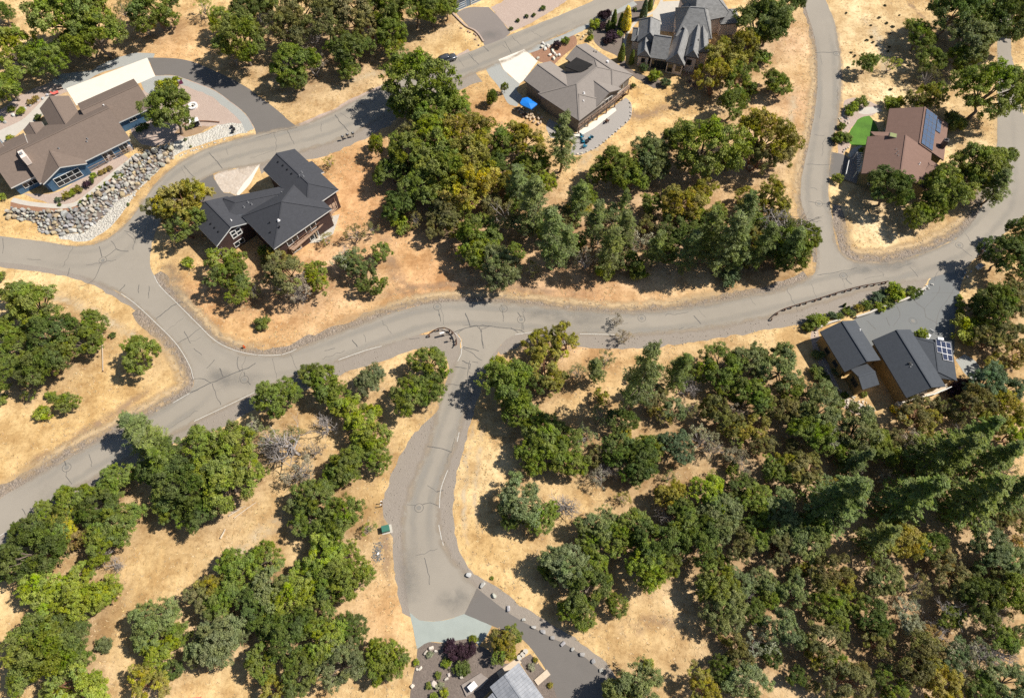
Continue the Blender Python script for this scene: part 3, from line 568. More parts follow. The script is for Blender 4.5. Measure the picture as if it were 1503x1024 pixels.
# ================================================================== HOUSES
class Frame:
    def __init__(s, p0, p1, p2, ze):
        a, b, c = at(*p0, ze).xy, at(*p1, ze).xy, at(*p2, ze).xy
        s.o = a; s.ex = (b-a).normalized(); s.L = (b-a).length
        s.ey = Vector((-s.ex.y, s.ex.x)); s.W = (c-a).dot(s.ey)
        if s.W < 0: s.ey = -s.ey; s.W = -s.W
        s.ze = ze
        s.flip = s.ex.x*s.ey.y-s.ex.y*s.ey.x < 0
    def p(s, x, y, z): q = s.o+s.ex*x+s.ey*y; return Vector((q.x, q.y, z))
    def mat(s): return Matrix(((s.ex.x, s.ey.x, 0), (s.ex.y, s.ey.y, 0), (0, 0, 1)))
NZ = [0]
def wing(root, p0, p1, p2, ze, pitch=.42, hip=(0, 0), over=.5, roof='r_brown', wall='bluewall', trim='trim', ext=(0, 0), base=-.3, walls=True, thick=.27):
    NZ[0] += 1; e_ = .0023*NZ[0]                           # keeps neighbouring wings off each other's planes
    f = Frame(p0, p1, p2, ze); ze = ze+e_
    f.o = f.o-f.ex*ext[0]; f.L += ext[0]+ext[1]
    L, Wd = f.L, f.W; rise = pitch*Wd/2; h0 = Wd/2*(hip[0]); h1 = Wd/2*(hip[1])
    if h0+h1 > L: k = L/(h0+h1); h0 *= k; h1 *= k; 
    f.rise = rise; f.zt = ze; f.pitch = pitch; f.over = over
    top = [(0,0,ze),(L,0,ze),(L,Wd,ze),(0,Wd,ze),(h0,Wd/2,ze+rise),(L-h1,Wd/2,ze+rise)]
    faces = [(0,1,5,4),(2,3,4,5),(3,0,4),(1,2,5)]
    tk = [(x, y, z-thick) for x, y, z in top]
    vs = [f.p(*v) for v in top+tk]; fs = []; mi = []
    gab = [hip[0] == 0, hip[1] == 0]
    for k, fc in enumerate(faces):
        if k == 2 and gab[0] or k == 3 and gab[1]: continue
        fs.append(fc); mi.append(0); fs.append(tuple(i+6 for i in fc)[::-1]); mi.append(1)
    edges = [(0,1),(2,3)]+([(3,4),(4,0)] if gab[0] else [(3,0)])+([(1,5),(5,2)] if gab[1] else [(1,2)])
    for a, b in edges: fs.append((b, a, a+6, b+6)); mi.append(1)
    me = bpy.data.meshes.new('roof'); me.from_pydata([tuple(v) for v in vs], [], fs)
    me.materials.append(M[roof]); me.materials.append(M[trim]); me.polygons.foreach_set('material_index', mi)
    uvl = me.uv_layers.new(name='UVMap'); loc = top+tk; sl_ = math.sqrt(1+pitch*pitch)
    for pl in me.polygons:
        n = pl.normal; lx = abs(n.x*f.ex.x+n.y*f.ex.y); ly = abs(n.x*f.ey.x+n.y*f.ey.y)
        for li in pl.loop_indices:
            x, y, z = loc[me.loops[li].vertex_index]
            uvl.data[li].uv = (x, y*sl_) if ly >= lx else (y, x*sl_)
    bm = bmesh.new(); bm.from_mesh(me); bmesh.ops.recalc_face_normals(bm, faces=bm.faces); bm.to_mesh(me); bm.free()
    ro = link('roof', me, root); f.roof = ro
    # ridge and hip caps
    m = MB(); cap = lambda a, b: m.bar(f.p(*a)+Vector((0, 0, .03)), f.p(*b)+Vector((0, 0, .03)), .26, .05)
    cap((h0-(0 if hip[0] else 0), Wd/2, ze+rise), (L-h1, Wd/2, ze+rise))
    if hip[0]: cap((0,0,ze), (h0,Wd/2,ze+rise)); cap((0,Wd,ze), (h0,Wd/2,ze+rise))
    if hip[1]: cap((L,0,ze), (L-h1,Wd/2,ze+rise)); cap((L,Wd,ze), (L-h1,Wd/2,ze+rise))
    me2 = m.build('ridge_cap', M[roof], ro).data; u2 = me2.uv_layers.new(name='UVMap')
    for lp in me2.loops: c = me2.vertices[lp.vertex_index].co; u2.data[lp.index].uv = (c.x, c.y)
    if walls:
        o = over; zt = ze-thick-.03+pitch*o; za = ze+rise-thick-.05
        xs = [o, L-o]; P = []
        for k, x in enumerate(xs):
            ap = za if gab[k] else zt
            P += [(x,o,base),(x,Wd-o,base),(x,Wd-o,zt),(x,Wd/2,ap),(x,o,zt)]
        fs = [(0,1,2,3,4),(9,8,7,6,5),(0,5,6,1),(1,6,7,2),(2,7,8,3),(3,8,9,4),(4,9,5,0)]
        m = MB(); m.add([f.p(*q) for q in P], [q[::-1] for q in fs]); wo = m.build('wall', M[wall], root)
        bm = bmesh.new(); bm.from_mesh(wo.data); bmesh.ops.recalc_face_normals(bm, faces=bm.faces); bm.to_mesh(wo.data); bm.free()
    return f
def opening(root, f, side, t, z, w, h, name='window', fm='trim', pane='glass', cols=1, rows=1, fw=.09):
    o = f.over; side_ = {'f': (t*f.L, o, f.ex, -f.ey), 'b': (t*f.L, f.W-o, f.ex, f.ey), 's': (o, t*f.W, f.ey, -f.ex), 'e': (f.L-o, t*f.W, f.ey, f.ex)}[side]
    x, y, u, n = side_; c = f.p(x, y, z); u3 = Vector((u.x, u.y, 0)); n3 = Vector((n.x, n.y, 0)); up = Vector((0, 0, 1))
    rot = Matrix((u3, n3, up)).transposed(); m = MB()
    c0 = c+n3*.045
    for k in range(cols+1): m.box(c0+u3*(-w/2+w*k/cols), (fw, .09, h+fw), mat=rot)
    for k in range(rows+1): m.box(c0+up*(-h/2+h*k/rows), (w-fw, .084, fw), mat=rot)
    fr = m.build(name, M[fm], root)
    m = MB(); m.box(c+n3*.02, (w-.02, .05, h-.02), mat=rot); m.build('pane' if pane == 'glass' else 'panel', M[pane], fr); return fr
def vents(f, root, spots, mat='steel', name='roof_vent', r=.09, h=.35):
    for x, y in spots:
        yy = y*f.W; z = f.zt+f.pitch*min(yy, f.W-yy); m = MB(); m.cyl(f.p(x*f.L, yy, z-.1), r, h+.1, 8); m.cyl(f.p(x*f.L, yy, z-.02), r*2, .05, 8); m.build(name, M[mat], f.roof)
def roofbox(f, x, y, w, d, h, name, mat, drop=.25, par=None):
    yy = y*f.W; z = f.zt+f.pitch*min(yy, f.W-yy); m = MB(); m.box(f.p(x*f.L, yy, z+(h-drop)/2), (w, d, h+drop), mat=f.mat()); return m.build(name, M[mat], par or f.roof)
def posts(root, pts, z0, z1, mat='wood', w=.16, name='post'):
    for u, v in pts: p = at(u, v, z1); m = MB(); m.box((p.x, p.y, (z0+z1)/2), (w, w, z1-z0), rz=.6); m.build(name, M[mat], root)
def deck(root, pts, z, mat='deck', th=.22, name='deck'):
    m = MB(); m.prism(W(pts, z), z-th, z); return m.build(name, M[mat], root)
def railing(root, pts, z, h=1.0, mat='black', step=1.6, name='railing', bal=.25):
    m = MB(); P = [at(u, v, z) for u, v in pts]; up = Vector((0, 0, 1))
    for a, b in zip(P, P[1:]):
        n = max(1, int((b-a).length/step))
        for k in range(n+1): q = a.lerp(b, k/n); m.box(q+up*h/2, (.09, .09, h))
        m.bar(a+up*h, b+up*h, .1, .06); m.bar(a+up*.15, b+up*.15, .05, .05)
        if bal:
            k = int((b-a).length/bal)
            for i in range(1, k): q = a.lerp(b, i/k); m.bar(q+up*.15, q+up*h, .03, .03)
    return m.build(name, M[mat], root)
def house(name, label, px, cat='house'): p = at(*px); return thing(name, label, cat, (p.x, p.y, 0), world=True)
# ---------------- blue house
h = house('blue_house', 'long blue house with brown shingle roof and big gable window above the boulder wall', (95, 215))
k = dict(roof='r_brown', wall='bluewall')
f1 = wing(h, (58,269.5), (191,204), (71,182.7), 3.2, **k)
f2 = wing(h, (140,195.5), (224,157), (201,113.5), 3.25, **k)
f3 = wing(h, (15.7,276), (65,252), (16,204), 3.0, ext=(0, .5), **k)
f3b = wing(h, (-52,262), (16,229.5), (-30,200), 3.05, **k)
f4 = wing(h, (58,159.5), (71,182.7), (101,140.3), 3.4, pitch=.55, ext=(0, 7), **k)
f5 = wing(h, (34,191), (41,203), (60.8,178), 3.1, pitch=.5, ext=(0, 5), **k)
f6 = wing(h, (63,270.6), (44,237), (127,239), 3.3, pitch=.42, ext=(0, 3), **k)
opening(h, f6, 's', .5, 1.75, 5.2, 2.3, cols=4, rows=2)
opening(h, f3, 'f', .45, 1.6, 2.8, 1.2, cols=3); opening(h, f2, 'f', .62, 2.1, 1.5, .8, cols=2); opening(h, f2, 'f', .9, 2.1, 1.5, .8, cols=2)
opening(h, f1, 'f', .72, 1.4, 2.2, 2.1, cols=2); opening(h, f1, 'f', .9, 1.4, 1.8, 2.1, cols=2)
opening(h, f4, 's', .5, 1.6, 1.4, 1.3, cols=2); opening(h, f2, 'b', .5, 1.2, 4.8, 2.3, 'garage_door', pane='white', cols=4, rows=4, fw=.05)
vents(f1, h, [(.35,.3),(.62,.22),(.64,.25)]); vents(f2, h, [(.35,.4)], 'white', r=.14)
for (u, v), r_ in (((67.5, 186.5), 0), ((35, 203), 0)):
    pass
ch = roofbox(f1, .03, .34, 1.0, 2.2, 1.9, 'chimney', 'stone'); roofbox(f1, .03, .34, .5, .6, 2.2, 'chimney_pot', 'steel', par=ch)
deck(h, [(127,249)]+z2(925,150,1170,20,1400,-90,1430,-50,1200,90,960,230), .35, 'greydeck', .3, 'porch')
for pts in (z2(960,225,1170,120), z2(1200,100,1400,5)): railing(h, pts, .5, .75, 'deck', 1.5, bal=.3)
for u, v in z2(1195,105,1410,0): p = at(u, v, 0); m = MB(); m.box((p.x, p.y, .6), (.75, .75, 1.8), rz=.45); m.box((p.x, p.y, 2.2), (.4, .4, 1.6), rz=.45); m.build('porch_column', M['stone'], h)
# ---------------- dark slate house
h = house('dark_house', 'dark red house with charcoal hipped roofs and a timber deck on posts, beside the road', (405, 300))
k = dict(roof='r_slate', wall='redwall')
ZE = 5.4
g1 = wing(h, (401.9,365.7), (355,317.6), (486,305.9), ZE, .5, (1, 1), **k)
g2 = wing(h, (432.5,218.6), (497,278.4), (380.6,243.8), ZE+.2, .45, (0, 1), **k)
g3 = wing(h, (317.7,361.7), (280.8,323), (372.8,326.4), ZE-.9, .5, (0, 0), **k)
g4 = wing(h, (328,291), (470,262), z4(600,640)[0], ZE-.1, .34, (1, 1), **k)
g5 = wing(h, z4(1245,270)[0], z4(1130,168)[0], z4(1130,400)[0], ZE-.35, .3, (0, 0), **k)
opening(h, g3, 's', .55, 4.0, 2.1, 1.9, cols=2, rows=2, fw=.2); opening(h, g3, 's', .5, 1.2, 2.2, 1.2, cols=2)
for t in (.3, .62): opening(h, g1, 's', t, 4.0, 2.4, 2.0, cols=2); opening(h, g1, 's', t, 1.3, 2.0, 1.9, cols=2)
opening(h, g1, 'f', .4, 3.9, 1.5, 1.4); opening(h, g2, 'b', .35, 1.3, 4.5, 2.2, 'garage_door', pane='white', cols=4, rows=4, fw=.05)
vents(g1, h, [(.2,.25),(.28,.12),(.42,.2)], 'black'); vents(g1, h, [(.3,.3)], 'white', r=.16, h=.3); vents(g2, h, [(.12,.62),(.22,.6),(.32,.6),(.42,.6)], 'black', r=.12, h=.2); vents(g2, h, [(.55,.52),(.58,.45),(.5,.4)])
vents(g4, h, [(.25,.6),(.28,.7),(.2,.75),(.6,.5),(.55,.62)]); vents(g3, h, [(.2,.25),(.35,.25),(.5,.25),(.65,.25)], 'black', r=.12, h=.2); vents(g3, h, [(.2,.62)], 'white')
DZ = 2.6
deck(h, z4(890,975,1240,680,1235,560,1345,510,1372,600,1200,790,960,1000), DZ, 'deck')
railing(h, z4(925,1000,1190,790,1365,605,1340,515), DZ, 1.0, 'wood', 1.5, bal=0)
posts(h, z4(1010,915,1160,820,1265,690,1345,530,1300,640,1230,720), 0, DZ-.22, 'paleboard', .24)
m = MB(); m.prism(W(z4(1080,940,1200,925,1330,850,1390,665,1290,690,1150,830)), .0, .07); m.build('footing_slab', M['concrete2'], h)
# ---------------- garage house at the top edge
h = house('garage_house', 'grey house cut by the top edge with two garage doors facing a paved drive', (690, 5))
k = dict(roof='r_slate', wall='bluegwall', trim='steel')
a1 = wing(h, (664,4), (757,-36), (650,-40), 3.1, .35, (0, 0), over=.35, **k)
opening(h, a1, 'f', .14, 1.25, 2.6, 2.3, 'garage_door', pane='bluegwall', cols=1, rows=4, fw=.1); opening(h, a1, 'f', .36, 1.25, 2.6, 2.3, 'garage_door', pane='bluegwall', cols=1, rows=4, fw=.1)
opening(h, a1, 'f', .68, 1.25, 2.8, 2.3, 'garage_door', pane='glass', cols=1, rows=4, fw=.1)
# ---------------- grey roofed house
h = house('grey_roofed_house', 'house with warm grey shingle roof and black dormer roof behind a curved gravel patio', (845, 130))
k = dict(roof='r_grey', wall='greywall', trim='darktrim')
ZE = 4.0
b1 = wing(h, (768.7,117.7), (850,177.8), (805.6,88.3), ZE, .42, (0, 1), **k)
b2 = wing(h, (929.3,110), (860.3,63.7), (825.4,82.8), ZE+.15, .42, (1, 0), **k)
b3 = wing(h, (850,177.8), (929.3,110), z5(405,612)[0], ZE-.02, .42, (1, 1), **k)
b4 = wing(h, (874.7,158), (843,134), (909.5,129), ZE+.05, .42, (0, 0), **k)
# black dormer roof
q = [(775,250,6.9), (950,325,6.9), (825,415,5.6), (650,350,5.6)]
V_ = [at(*z5(x, y)[0], z) for x, y, z in q]; dr = MB(); dr.add(V_+[v-Vector((0, 0, .2)) for v in V_], [(3,2,1,0),(4,5,6,7),(0,1,5,4),(1,2,6,5),(2,3,7,6),(3,0,4,7)])
do = dr.build('dormer_roof', M['r_black'], h); do.data.uv_layers.new(name='UVMap')
bm = bmesh.new(); bm.from_mesh(do.data); bmesh.ops.recalc_face_normals(bm, faces=bm.faces); bm.to_mesh(do.data); bm.free()
m = MB(); cc = sum(V_, Vector())/4; m.prism([(v*.9+cc*.1).xy for v in V_], 2.5, 5.42); m.build('dormer_wall', M['greywall'], h)
opening(h, b4, 's', .5, 2.2, 3.4, 2.6, cols=3, rows=2); opening(h, b3, 'f', .2, 2.2, 2.2, 1.6, cols=2); opening(h, b3, 'f', .8, 2.4, 2.2, 1.8, cols=2); opening(h, b1, 'f', .35, 1.3, 1.0, 2.1, 'door', pane='white')
opening(h, b1, 's', .5, 1.25, 4.6, 2.3, 'garage_door', pane='white', cols=4, rows=4, fw=.05)
vents(b3, h, [(.22,.2),(.3,.3)], 'white', r=.14); vents(b2, h, [(.75,.2),(.72,.16)], 'black'); roofbox(b2, .42, .3, .5, .4, .5, 'roof_vent', 'white')
deck(h, z6(640,500,660,440,830,330,1000,190,1190,30,1205,60,1050,200,860,340), 2.3, 'deck')
railing(h, z6(645,500,860,345,1050,205,1205,62), 2.3, 1.0, 'darktrim', 1.8, bal=.3)
posts(h, z6(660,480,760,405,860,335,960,265,1050,200,1130,125,1195,60), 0, 2.1, 'wood', .18)
m = MB()
for a, b, za_, zb_ in ((z6(1170,130)[0], z6(1060,215)[0], 2.2, .3), (z6(1130,115)[0], z6(1020,200)[0], 2.2, .3)): m.bar(at(*a, za_), at(*b, zb_), .1, .3)
for i in range(9):
    t = i/8; z_ = 2.2-1.9*t; a = at(z6(1170,130)[0][0]*(1-t)+z6(1060,215)[0][0]*t, z6(1170,130)[0][1]*(1-t)+z6(1060,215)[0][1]*t, z_); b = at(z6(1130,115)[0][0]*(1-t)+z6(1020,200)[0][0]*t, z6(1130,115)[0][1]*(1-t)+z6(1020,200)[0][1]*t, z_); m.bar(a, b, .28, .05)
m.build('stair', M['rust'], h)
# ---------------- stone house
h = house('stone_house', 'pale stone house with steep mottled grey gables beside a pale concrete drive', (1000, 70))
k = dict(roof='r_stone', wall='stone', trim='darktrim', over=.35)
s1 = wing(h, z7(318,620)[0], z7(508,648)[0], z7(560,430)[0], 3.0, 1.0, (0, 0), **k)
s2 = wing(h, z7(185,450)[0], z7(205,210)[0], z7(430,340)[0], 3.4, .9, (.3, .7), **k)
s2f = wing(h, z7(185,602)[0], z7(200,450)[0], z7(328,616)[0], 3.0, 1.0, (.25, 0), ext=(0, 2), **k)
s2b = wing(h, z7(120,440)[0], z7(140,300)[0], z7(240,440)[0], 2.6, .7, (.8, .8), **k)
s3 = wing(h, z7(493,664)[0], z7(575,400)[0], z7(695,702)[0], 3.2, 1.1, (.3, 0), ext=(0, 1), **k)
s5 = wing(h, z7(600,395)[0], z7(985,420)[0], z7(960,110)[0], 4.0, .85, (.5, .5), **k)
s5b = wing(h, z7(585,350)[0], z7(655,70)[0], z7(760,330)[0], 3.9, .9, (0, .2), **k)
s4 = wing(h, z7(700,605)[0], z7(745,380)[0], z7(845,615)[0], 4.3, 1.1, (.2, 0), ext=(0, 2), **k)
s6 = wing(h, z7(835,560)[0], z7(825,360)[0], z7(955,545)[0], 4.6, .9, (.3, 0), ext=(0, 2), **k)
s7 = wing(h, z7(800,250)[0], z7(1205,170)[0], z7(880,-90)[0], 4.4, .75, (.4, .8), **k)
s8 = wing(h, z7(1080,265)[0], z7(1300,250)[0], z7(1090,110)[0], 3.4, .8, (1, 1), **k)
opening(h, s2f, 's', .5, 1.7, .8, 1.1, fm='darktrim'); opening(h, s3, 's', .28, 1.5, 1.1, 2.1, fm='darktrim', cols=1); opening(h, s3, 's', .7, 1.8, 1.1, 1.5, fm='darktrim', cols=2, rows=2)
opening(h, s4, 's', .4, 2.6, 1.0, 1.4, fm='darktrim'); opening(h, s1, 'f', .6, 1.2, 3.4, 2.2, 'glazed_door', fm='darktrim', cols=3)
vents(s4, h, [(.3,.25),(.5,.7)], 'black'); vents(s7, h, [(.2,.4)], 'black')
# ---------------- brown roofed house with solar
h = house('brown_roofed_house', 'olive house with red-brown roof and dark solar array beside a small green lawn', (1320, 225))
k = dict(roof='r_redbrown', wall='olivewall', trim='darktrim')
c1 = wing(h, (1298.5,197.7), (1305.3,159.8), (1392,180), 2.9, .42, (0, 0), ext=(3, 0), **k)
c2 = wing(h, (1263.9,255), (1270.7,215.7), (1362,270), 3.9, .42, (0, 0), ext=(0, 3), **k)
c3 = wing(h, z8(550,567)[0], z8(770,574)[0], z8(600,425)[0], 3.3, .5, (0, 0), **k)
c4 = wing(h, z8(1060,930)[0], z8(1215,770)[0], z8(960,760)[0], 3.7, .3, (0, 1), **k)
opening(h, c2, 's', .22, 1.7, .9, 1.1, fm='trim'); opening(h, c2, 's', .7, 1.5, 1.8, 1.4, cols=2); opening(h, c2, 'f', .4, 1.4, 2.2, 2.2, 'garage_door', pane='bluegwall', cols=3, rows=3, fw=.06)
opening(h, c1, 'f', .6, 1.3, 1.8, 1.3, cols=2)
sk_ = roofbox(c2, .98, .33, 1.25, 1.5, .3, 'skylight', 'darktrim'); 
yy = .33*c2.W; m = MB(); m.box(c2.p(.98*c2.L, yy, c2.zt+c2.pitch*yy+.3), (1.05, 1.3, .08), mat=c2.mat()); m.build('pane', M['skylight'], sk_)
vents(c2, h, [(.55,.43),(.62,.4),(.5,.41),(.45,.44)], 'steel', r=.05, h=.25); vents(c2, h, [(.5,.8)], 'white', h=.5)
# panels
def solar(root, f, x0, x1, y0, y1, nx, ny, cell='solar', fr='steel', name='solar_panel', skip=()):
    for i in range(nx):
        for j in range(ny):
            if (i, j) in skip: continue
            xa, xb = x0+(x1-x0)*i/nx, x0+(x1-x0)*(i+1)/nx; ya, yb = y0+(y1-y0)*j/ny, y0+(y1-y0)*(j+1)/ny
            zf = lambda y: f.zt+f.pitch*min(y, f.W-y)+.16
            C_ = [f.p(xa+.015, ya+.01, zf(ya+.01)), f.p(xb-.015, ya+.01, zf(ya+.01)), f.p(xb-.015, yb-.01, zf(yb-.01)), f.p(xa+.015, yb-.01, zf(yb-.01))]
            m = MB(); m.add(C_+[c-Vector((0, 0, .06)) for c in C_], [(0,1,2,3),(7,6,5,4),(0,4,5,1),(1,5,6,2),(2,6,7,3),(3,7,4,0)])
            po = m.build(name, M[fr], f.roof)
            ce = sum(C_, Vector())/4; m = MB(); e = .05
            D_ = [c+(ce-c).normalized()*.07+Vector((0, 0, .012)) for c in C_]; m.add(D_, [(0,1,2,3)]); c_ = m.build('cells', M[cell], po)
            if c_.data.polygons[0].normal.z < 0: c_.data.flip_normals()
Wc = c1.W
solar(h, c1, .25, c1.L-.3, Wc*.53, Wc*.76, 7, 3, 'solarblue', 'darktrim')
solar(h, c1, c1.L-4.6, c1.L-1.0, Wc*.77, Wc*.86, 3, 1, 'solarblue', 'darktrim')
ch = roofbox(c1, .3, .93, .9, .9, 2.0, 'chimney', 'darktrim'); roofbox(c1, .3, .93, .4, .4, 2.3, 'chimney_pot', 'black', par=ch)
deck(h, z8(255,880,400,930,440,640,400,600,300,690), .35, 'greydeck')
m = MB()
for i in range(11):
    y = 625+i*18; a = at(*z8(385, y)[0], 2.5); b = at(*z8(445, y+4)[0], 2.5); m.bar(a, b, .07, .16)
m.build('pergola_slat', M['trim'], h); posts(h, z8(385,625,385,810,440,640), .2, 2.4, 'trim', .14, 'pergola_post')
railing(h, z8(262,860,290,730), .35, .9, 'trim', 1.2, bal=.25)
# ---------------- tan house
h = house('tan_house', 'tan house with dark grey roofs and white-framed solar panels below a cracked driveway', (1300, 540))
k = dict(roof='r_dark', wall='tanwall', trim='darktrim')
ZE = 3.8
d1 = wing(h, (1239.6,546), (1203.5,486.8), (1254.7,469.5), ZE, .5, (.0, 0), **k)
d2 = wing(h, zb(505,812)[0], zb(668,760)[0], zb(688,505)[0], ZE+.1, .42, (0, 0), **k)
d3 = wing(h, (1327.6,579.6), (1280,499.6), (1338,487), ZE+.3, .5, (0, 0), ext=(.6, 0), **k)
d4 = wing(h, zb(1425,722)[0], zb(1372,345)[0], zb(1010,380)[0], ZE-.3, .16, (.3, .3), **k)
d5 = wing(h, zb(640,330)[0], zb(735,268)[0], zb(720,480)[0], ZE+.1, .3, (1, 0), **k)
opening(h, d2, 's', .5, 2.2, 1.7, 1.3, fm='darktrim', cols=3); opening(h, d1, 'f', .3, 1.9, 1.2, 1.1, fm='darktrim'); opening(h, d1, 'f', .62, 1.9, 1.2, 1.1, fm='darktrim'); opening(h, d3, 's', .5, 2.0, 2.4, 1.6, fm='trim', cols=2)
opening(h, d1, 'b', .75, 1.2, 4.6, 2.3, 'garage_door', pane='white', cols=4, rows=4, fw=.05)
vents(d3, h, [(.45,.38)], 'black', r=.13); vents(d3, h, [(.42,.4),(.4,.36)], r=.05, h=.2); vents(d1, h, [(.75,.93)], 'white')
L4, W4 = d4.L, d4.W
solar(h, d4, L4*.46, L4*.95, W4*.05, W4*.47, 3, 3, 'solar', 'white', skip=((0, 2),))
roofbox(d4, .98, .35, .5, 1.0, .5, 'roof_vent', 'white')
deck(h, zb(890,905,1060,860,1230,790,1330,750,1345,800,1180,870,960,925), 1.2, 'paleboard'); railing(h, zb(960,925,1180,872,1345,802), 1.2, 1.0, 'trim', 1.5, bal=.3)
m = MB(); m.prism(W(zb(815,945,905,905,925,940,840,990)), 0, 1.0); m.build('porch_block', M['concrete'], h)
# ---------------- metal roofed house at the bottom
h = house('metal_roofed_house', 'house with pale standing seam metal roof beside the dark driveway', (770, 1010))
k = dict(roof='metal', wall='greywall', trim='steel', over=.4)
e1 = wing(h, (761.7,971.9), (815,1048), (718.6,1007), 3.2, .12, (0, 0), ext=(0, 8), **k)
e2 = wing(h, zg(905,655)[0], zg(1015,790)[0], zg(715,778)[0], 2.8, .1, (0, 0), ext=(0, 8), **k)
for f in (e1, e2):
    m = MB(); n = int(f.L/.45)
    for i in range(1, n):
        x = f.L*i/n
        m.bar(f.p(x, 0, f.zt+.03), f.p(x, f.W/2, f.zt+f.rise+.03), .035, .07); m.bar(f.p(x, f.W/2, f.zt+f.rise+.03), f.p(x, f.W, f.zt+.03), .035, .07)
    m.build('roof_seam', M['steel'], f.roof)
vents(e2, h, [(.12,.1)], 'black'); opening(h, e1, 's', .8, 1.5, 2.0, 2.0, fm='darktrim', cols=2); opening(h, e2, 's', .5, 1.4, 2.4, 2.0, fm='darktrim', cols=3)
deck(h, zg(545,655,720,545,800,600,720,690,590,760), .25, 'greydeck', .2, 'terrace')
deck(h, zg(1215,610,1330,510,1365,560,1250,660), .2, 'paleboard', .15, 'step')

# ================================================================== TREES
def unit(a): return a/np.maximum(np.linalg.norm(a, axis=1, keepdims=True), 1e-9)
def leaves(C, Nn, size, lv, stretch=1.0, axis=None, jit=.75):
    """leaf faces: a folded four-cornered leaf at each centre C facing roughly Nn"""
    n = len(C); nr = unit(Nn+jit*RNG.normal(size=(n, 3)))
    if axis is None: t = RNG.normal(size=(n, 3))
    else: t = axis+.25*RNG.normal(size=(n, 3))
    t = unit(t-nr*(t*nr).sum(1, keepdims=True)); b = np.cross(nr, t); s = (size*RNG.uniform(.65, 1.35, n))[:, None]
    tip = C+t*s*stretch*1.25; tail = C-t*s*stretch*.9; l = C+b*s*.8-nr*s*.2; r = C-b*s*.8-nr*s*.2
    V = np.stack([tail, r, tip, l], 1).reshape(-1, 3)
    return V, np.repeat(lv, 4, 0)
def quadmesh(name, V, LV, mat):
    n = len(V); me = bpy.data.meshes.new(name); me.vertices.add(n); me.vertices.foreach_set('co', V.astype(np.float32).ravel())
    me.loops.add(n); me.loops.foreach_set('vertex_index', np.arange(n, dtype=np.int32)); k = n//4
    me.polygons.add(k); me.polygons.foreach_set('loop_start', np.arange(0, n, 4, dtype=np.int32)); me.polygons.foreach_set('loop_total', np.full(k, 4, np.int32))
    ca = me.color_attributes.new('lv', 'FLOAT_COLOR', 'POINT'); ca.data.foreach_set('color', np.c_[np.clip(LV, 0, 1), np.ones(n)].astype(np.float32).ravel())
    me.materials.append(mat); me.update(calc_edges=True); me.validate(); return me
def sph(n): v = RNG.normal(size=(n, 3)); return unit(v)
def crown(nl, lr, nsub, sr, nleaf, ls, zc, zs, gap=0., lop=.25, inner=.2, drop=0.):
    """unit-radius broad crown made of lobes, sub-lobes and leaves; returns mesh data and lobe centres"""
    Lc = []; tries = 0
    ang0 = RNG.uniform(0, 6.28); k1, k2 = RNG.uniform(.1, lop, 2)
    while len(Lc) < nl and tries < 4000:
        tries += 1; d = sph(1)[0]
        if d[2] < -.35: continue
        a = math.atan2(d[1], d[0]); rim = 1+k1*math.sin(2*a+ang0)+k2*math.sin(3*a+2.1*ang0)
        rr = RNG.uniform(.55, 1)**.6*(1-lr*.75)*rim
        p = np.array([d[0]*rr, d[1]*rr, zc+d[2]*zs*(1-lr*.5)*RNG.uniform(.75, 1.05)])
        if any(np.linalg.norm(p-q) < lr*.62 for q in Lc): continue
        Lc.append(p)
    Lc = np.array(Lc); Vs, LVs = [], []
    for c in Lc:
        r = lr*RNG.uniform(.7, 1.25); S = sph(nsub); S = S[S[:, 2] > -.75]
        sc = c+S*r*RNG.uniform(.55, 1., (len(S), 1))*np.array([1, 1, .8]); tone = RNG.uniform(0, 1, 3)
        for q, s in zip(sc, S):
            if RNG.random() < gap: continue
            d = sph(nleaf); d[:, 2] += .25; d = unit(d); rad = sr*RNG.uniform(.35, 1.1, (len(d), 1))
            C = q+d*rad*np.array([1.1, 1.1, .8])
            # faces follow the clump, the lobe and the crown as a whole
            nrm = d*.7+s*.5+np.array([0, 0, .35]); lv = np.clip(.5*tone+.25*RNG.random(3)+.25*RNG.random((len(d), 3)), 0, 1)
            v, l = leaves(C, nrm, ls, lv); Vs.append(v); LVs.append(l)
    return np.concatenate(Vs), np.concatenate(LVs), Lc
def trunkmesh(name, Lc, zfork, mat, r0=.055, nl=9, bend=.08, multi=1):
    m = MB(); idx = RNG.permutation(len(Lc))[:nl]
    stems = []
    for k in range(multi):
        o = np.array([RNG.uniform(-.08, .08), RNG.uniform(-.08, .08), -.08]) if multi > 1 else np.array([0, 0, -.08])
        lean = np.array([RNG.uniform(-.3, .3), RNG.uniform(-.3, .3), 0])*(1 if multi > 1 else .35)
        p = [o, o*.9+np.array([0, 0, .14])+lean*.15, o+np.array([RNG.uniform(-bend, bend), RNG.uniform(-bend, bend), zfork*.6])+lean*.5, np.array([0, 0, zfork])+o+lean]
        m.tube(p, [r0*1.5, r0*1.05, r0*.9, r0*.75], 7); stems.append(p)
    for i, j in enumerate(idx):
        p = stems[i % multi]; a = p[3]*.75+p[2]*.25 if i % 2 else p[3]; b = Lc[j]; mid = (a+b)/2+np.array([RNG.uniform(-.1, .1), RNG.uniform(-.1, .1), -.06*RNG.random()])
        m.tube([a, a*.6+mid*.4+np.array([0, 0, .03]), mid, b], [r0*.6, r0*.5, r0*.38, r0*.12], 5, cap=False)
        e = b+np.array([RNG.uniform(-.25, .25), RNG.uniform(-.25, .25), RNG.uniform(-.05, .15)]); m.tube([mid, (mid+e)/2, e], [r0*.3, r0*.2, r0*.06], 4, cap=False)
    me = bpy.data.meshes.new(name); me.from_pydata(m.v, [], m.f); me.materials.append(mat); me.polygons.foreach_set('use_smooth', [True]*len(me.polygons)); return me
PROTO = {}
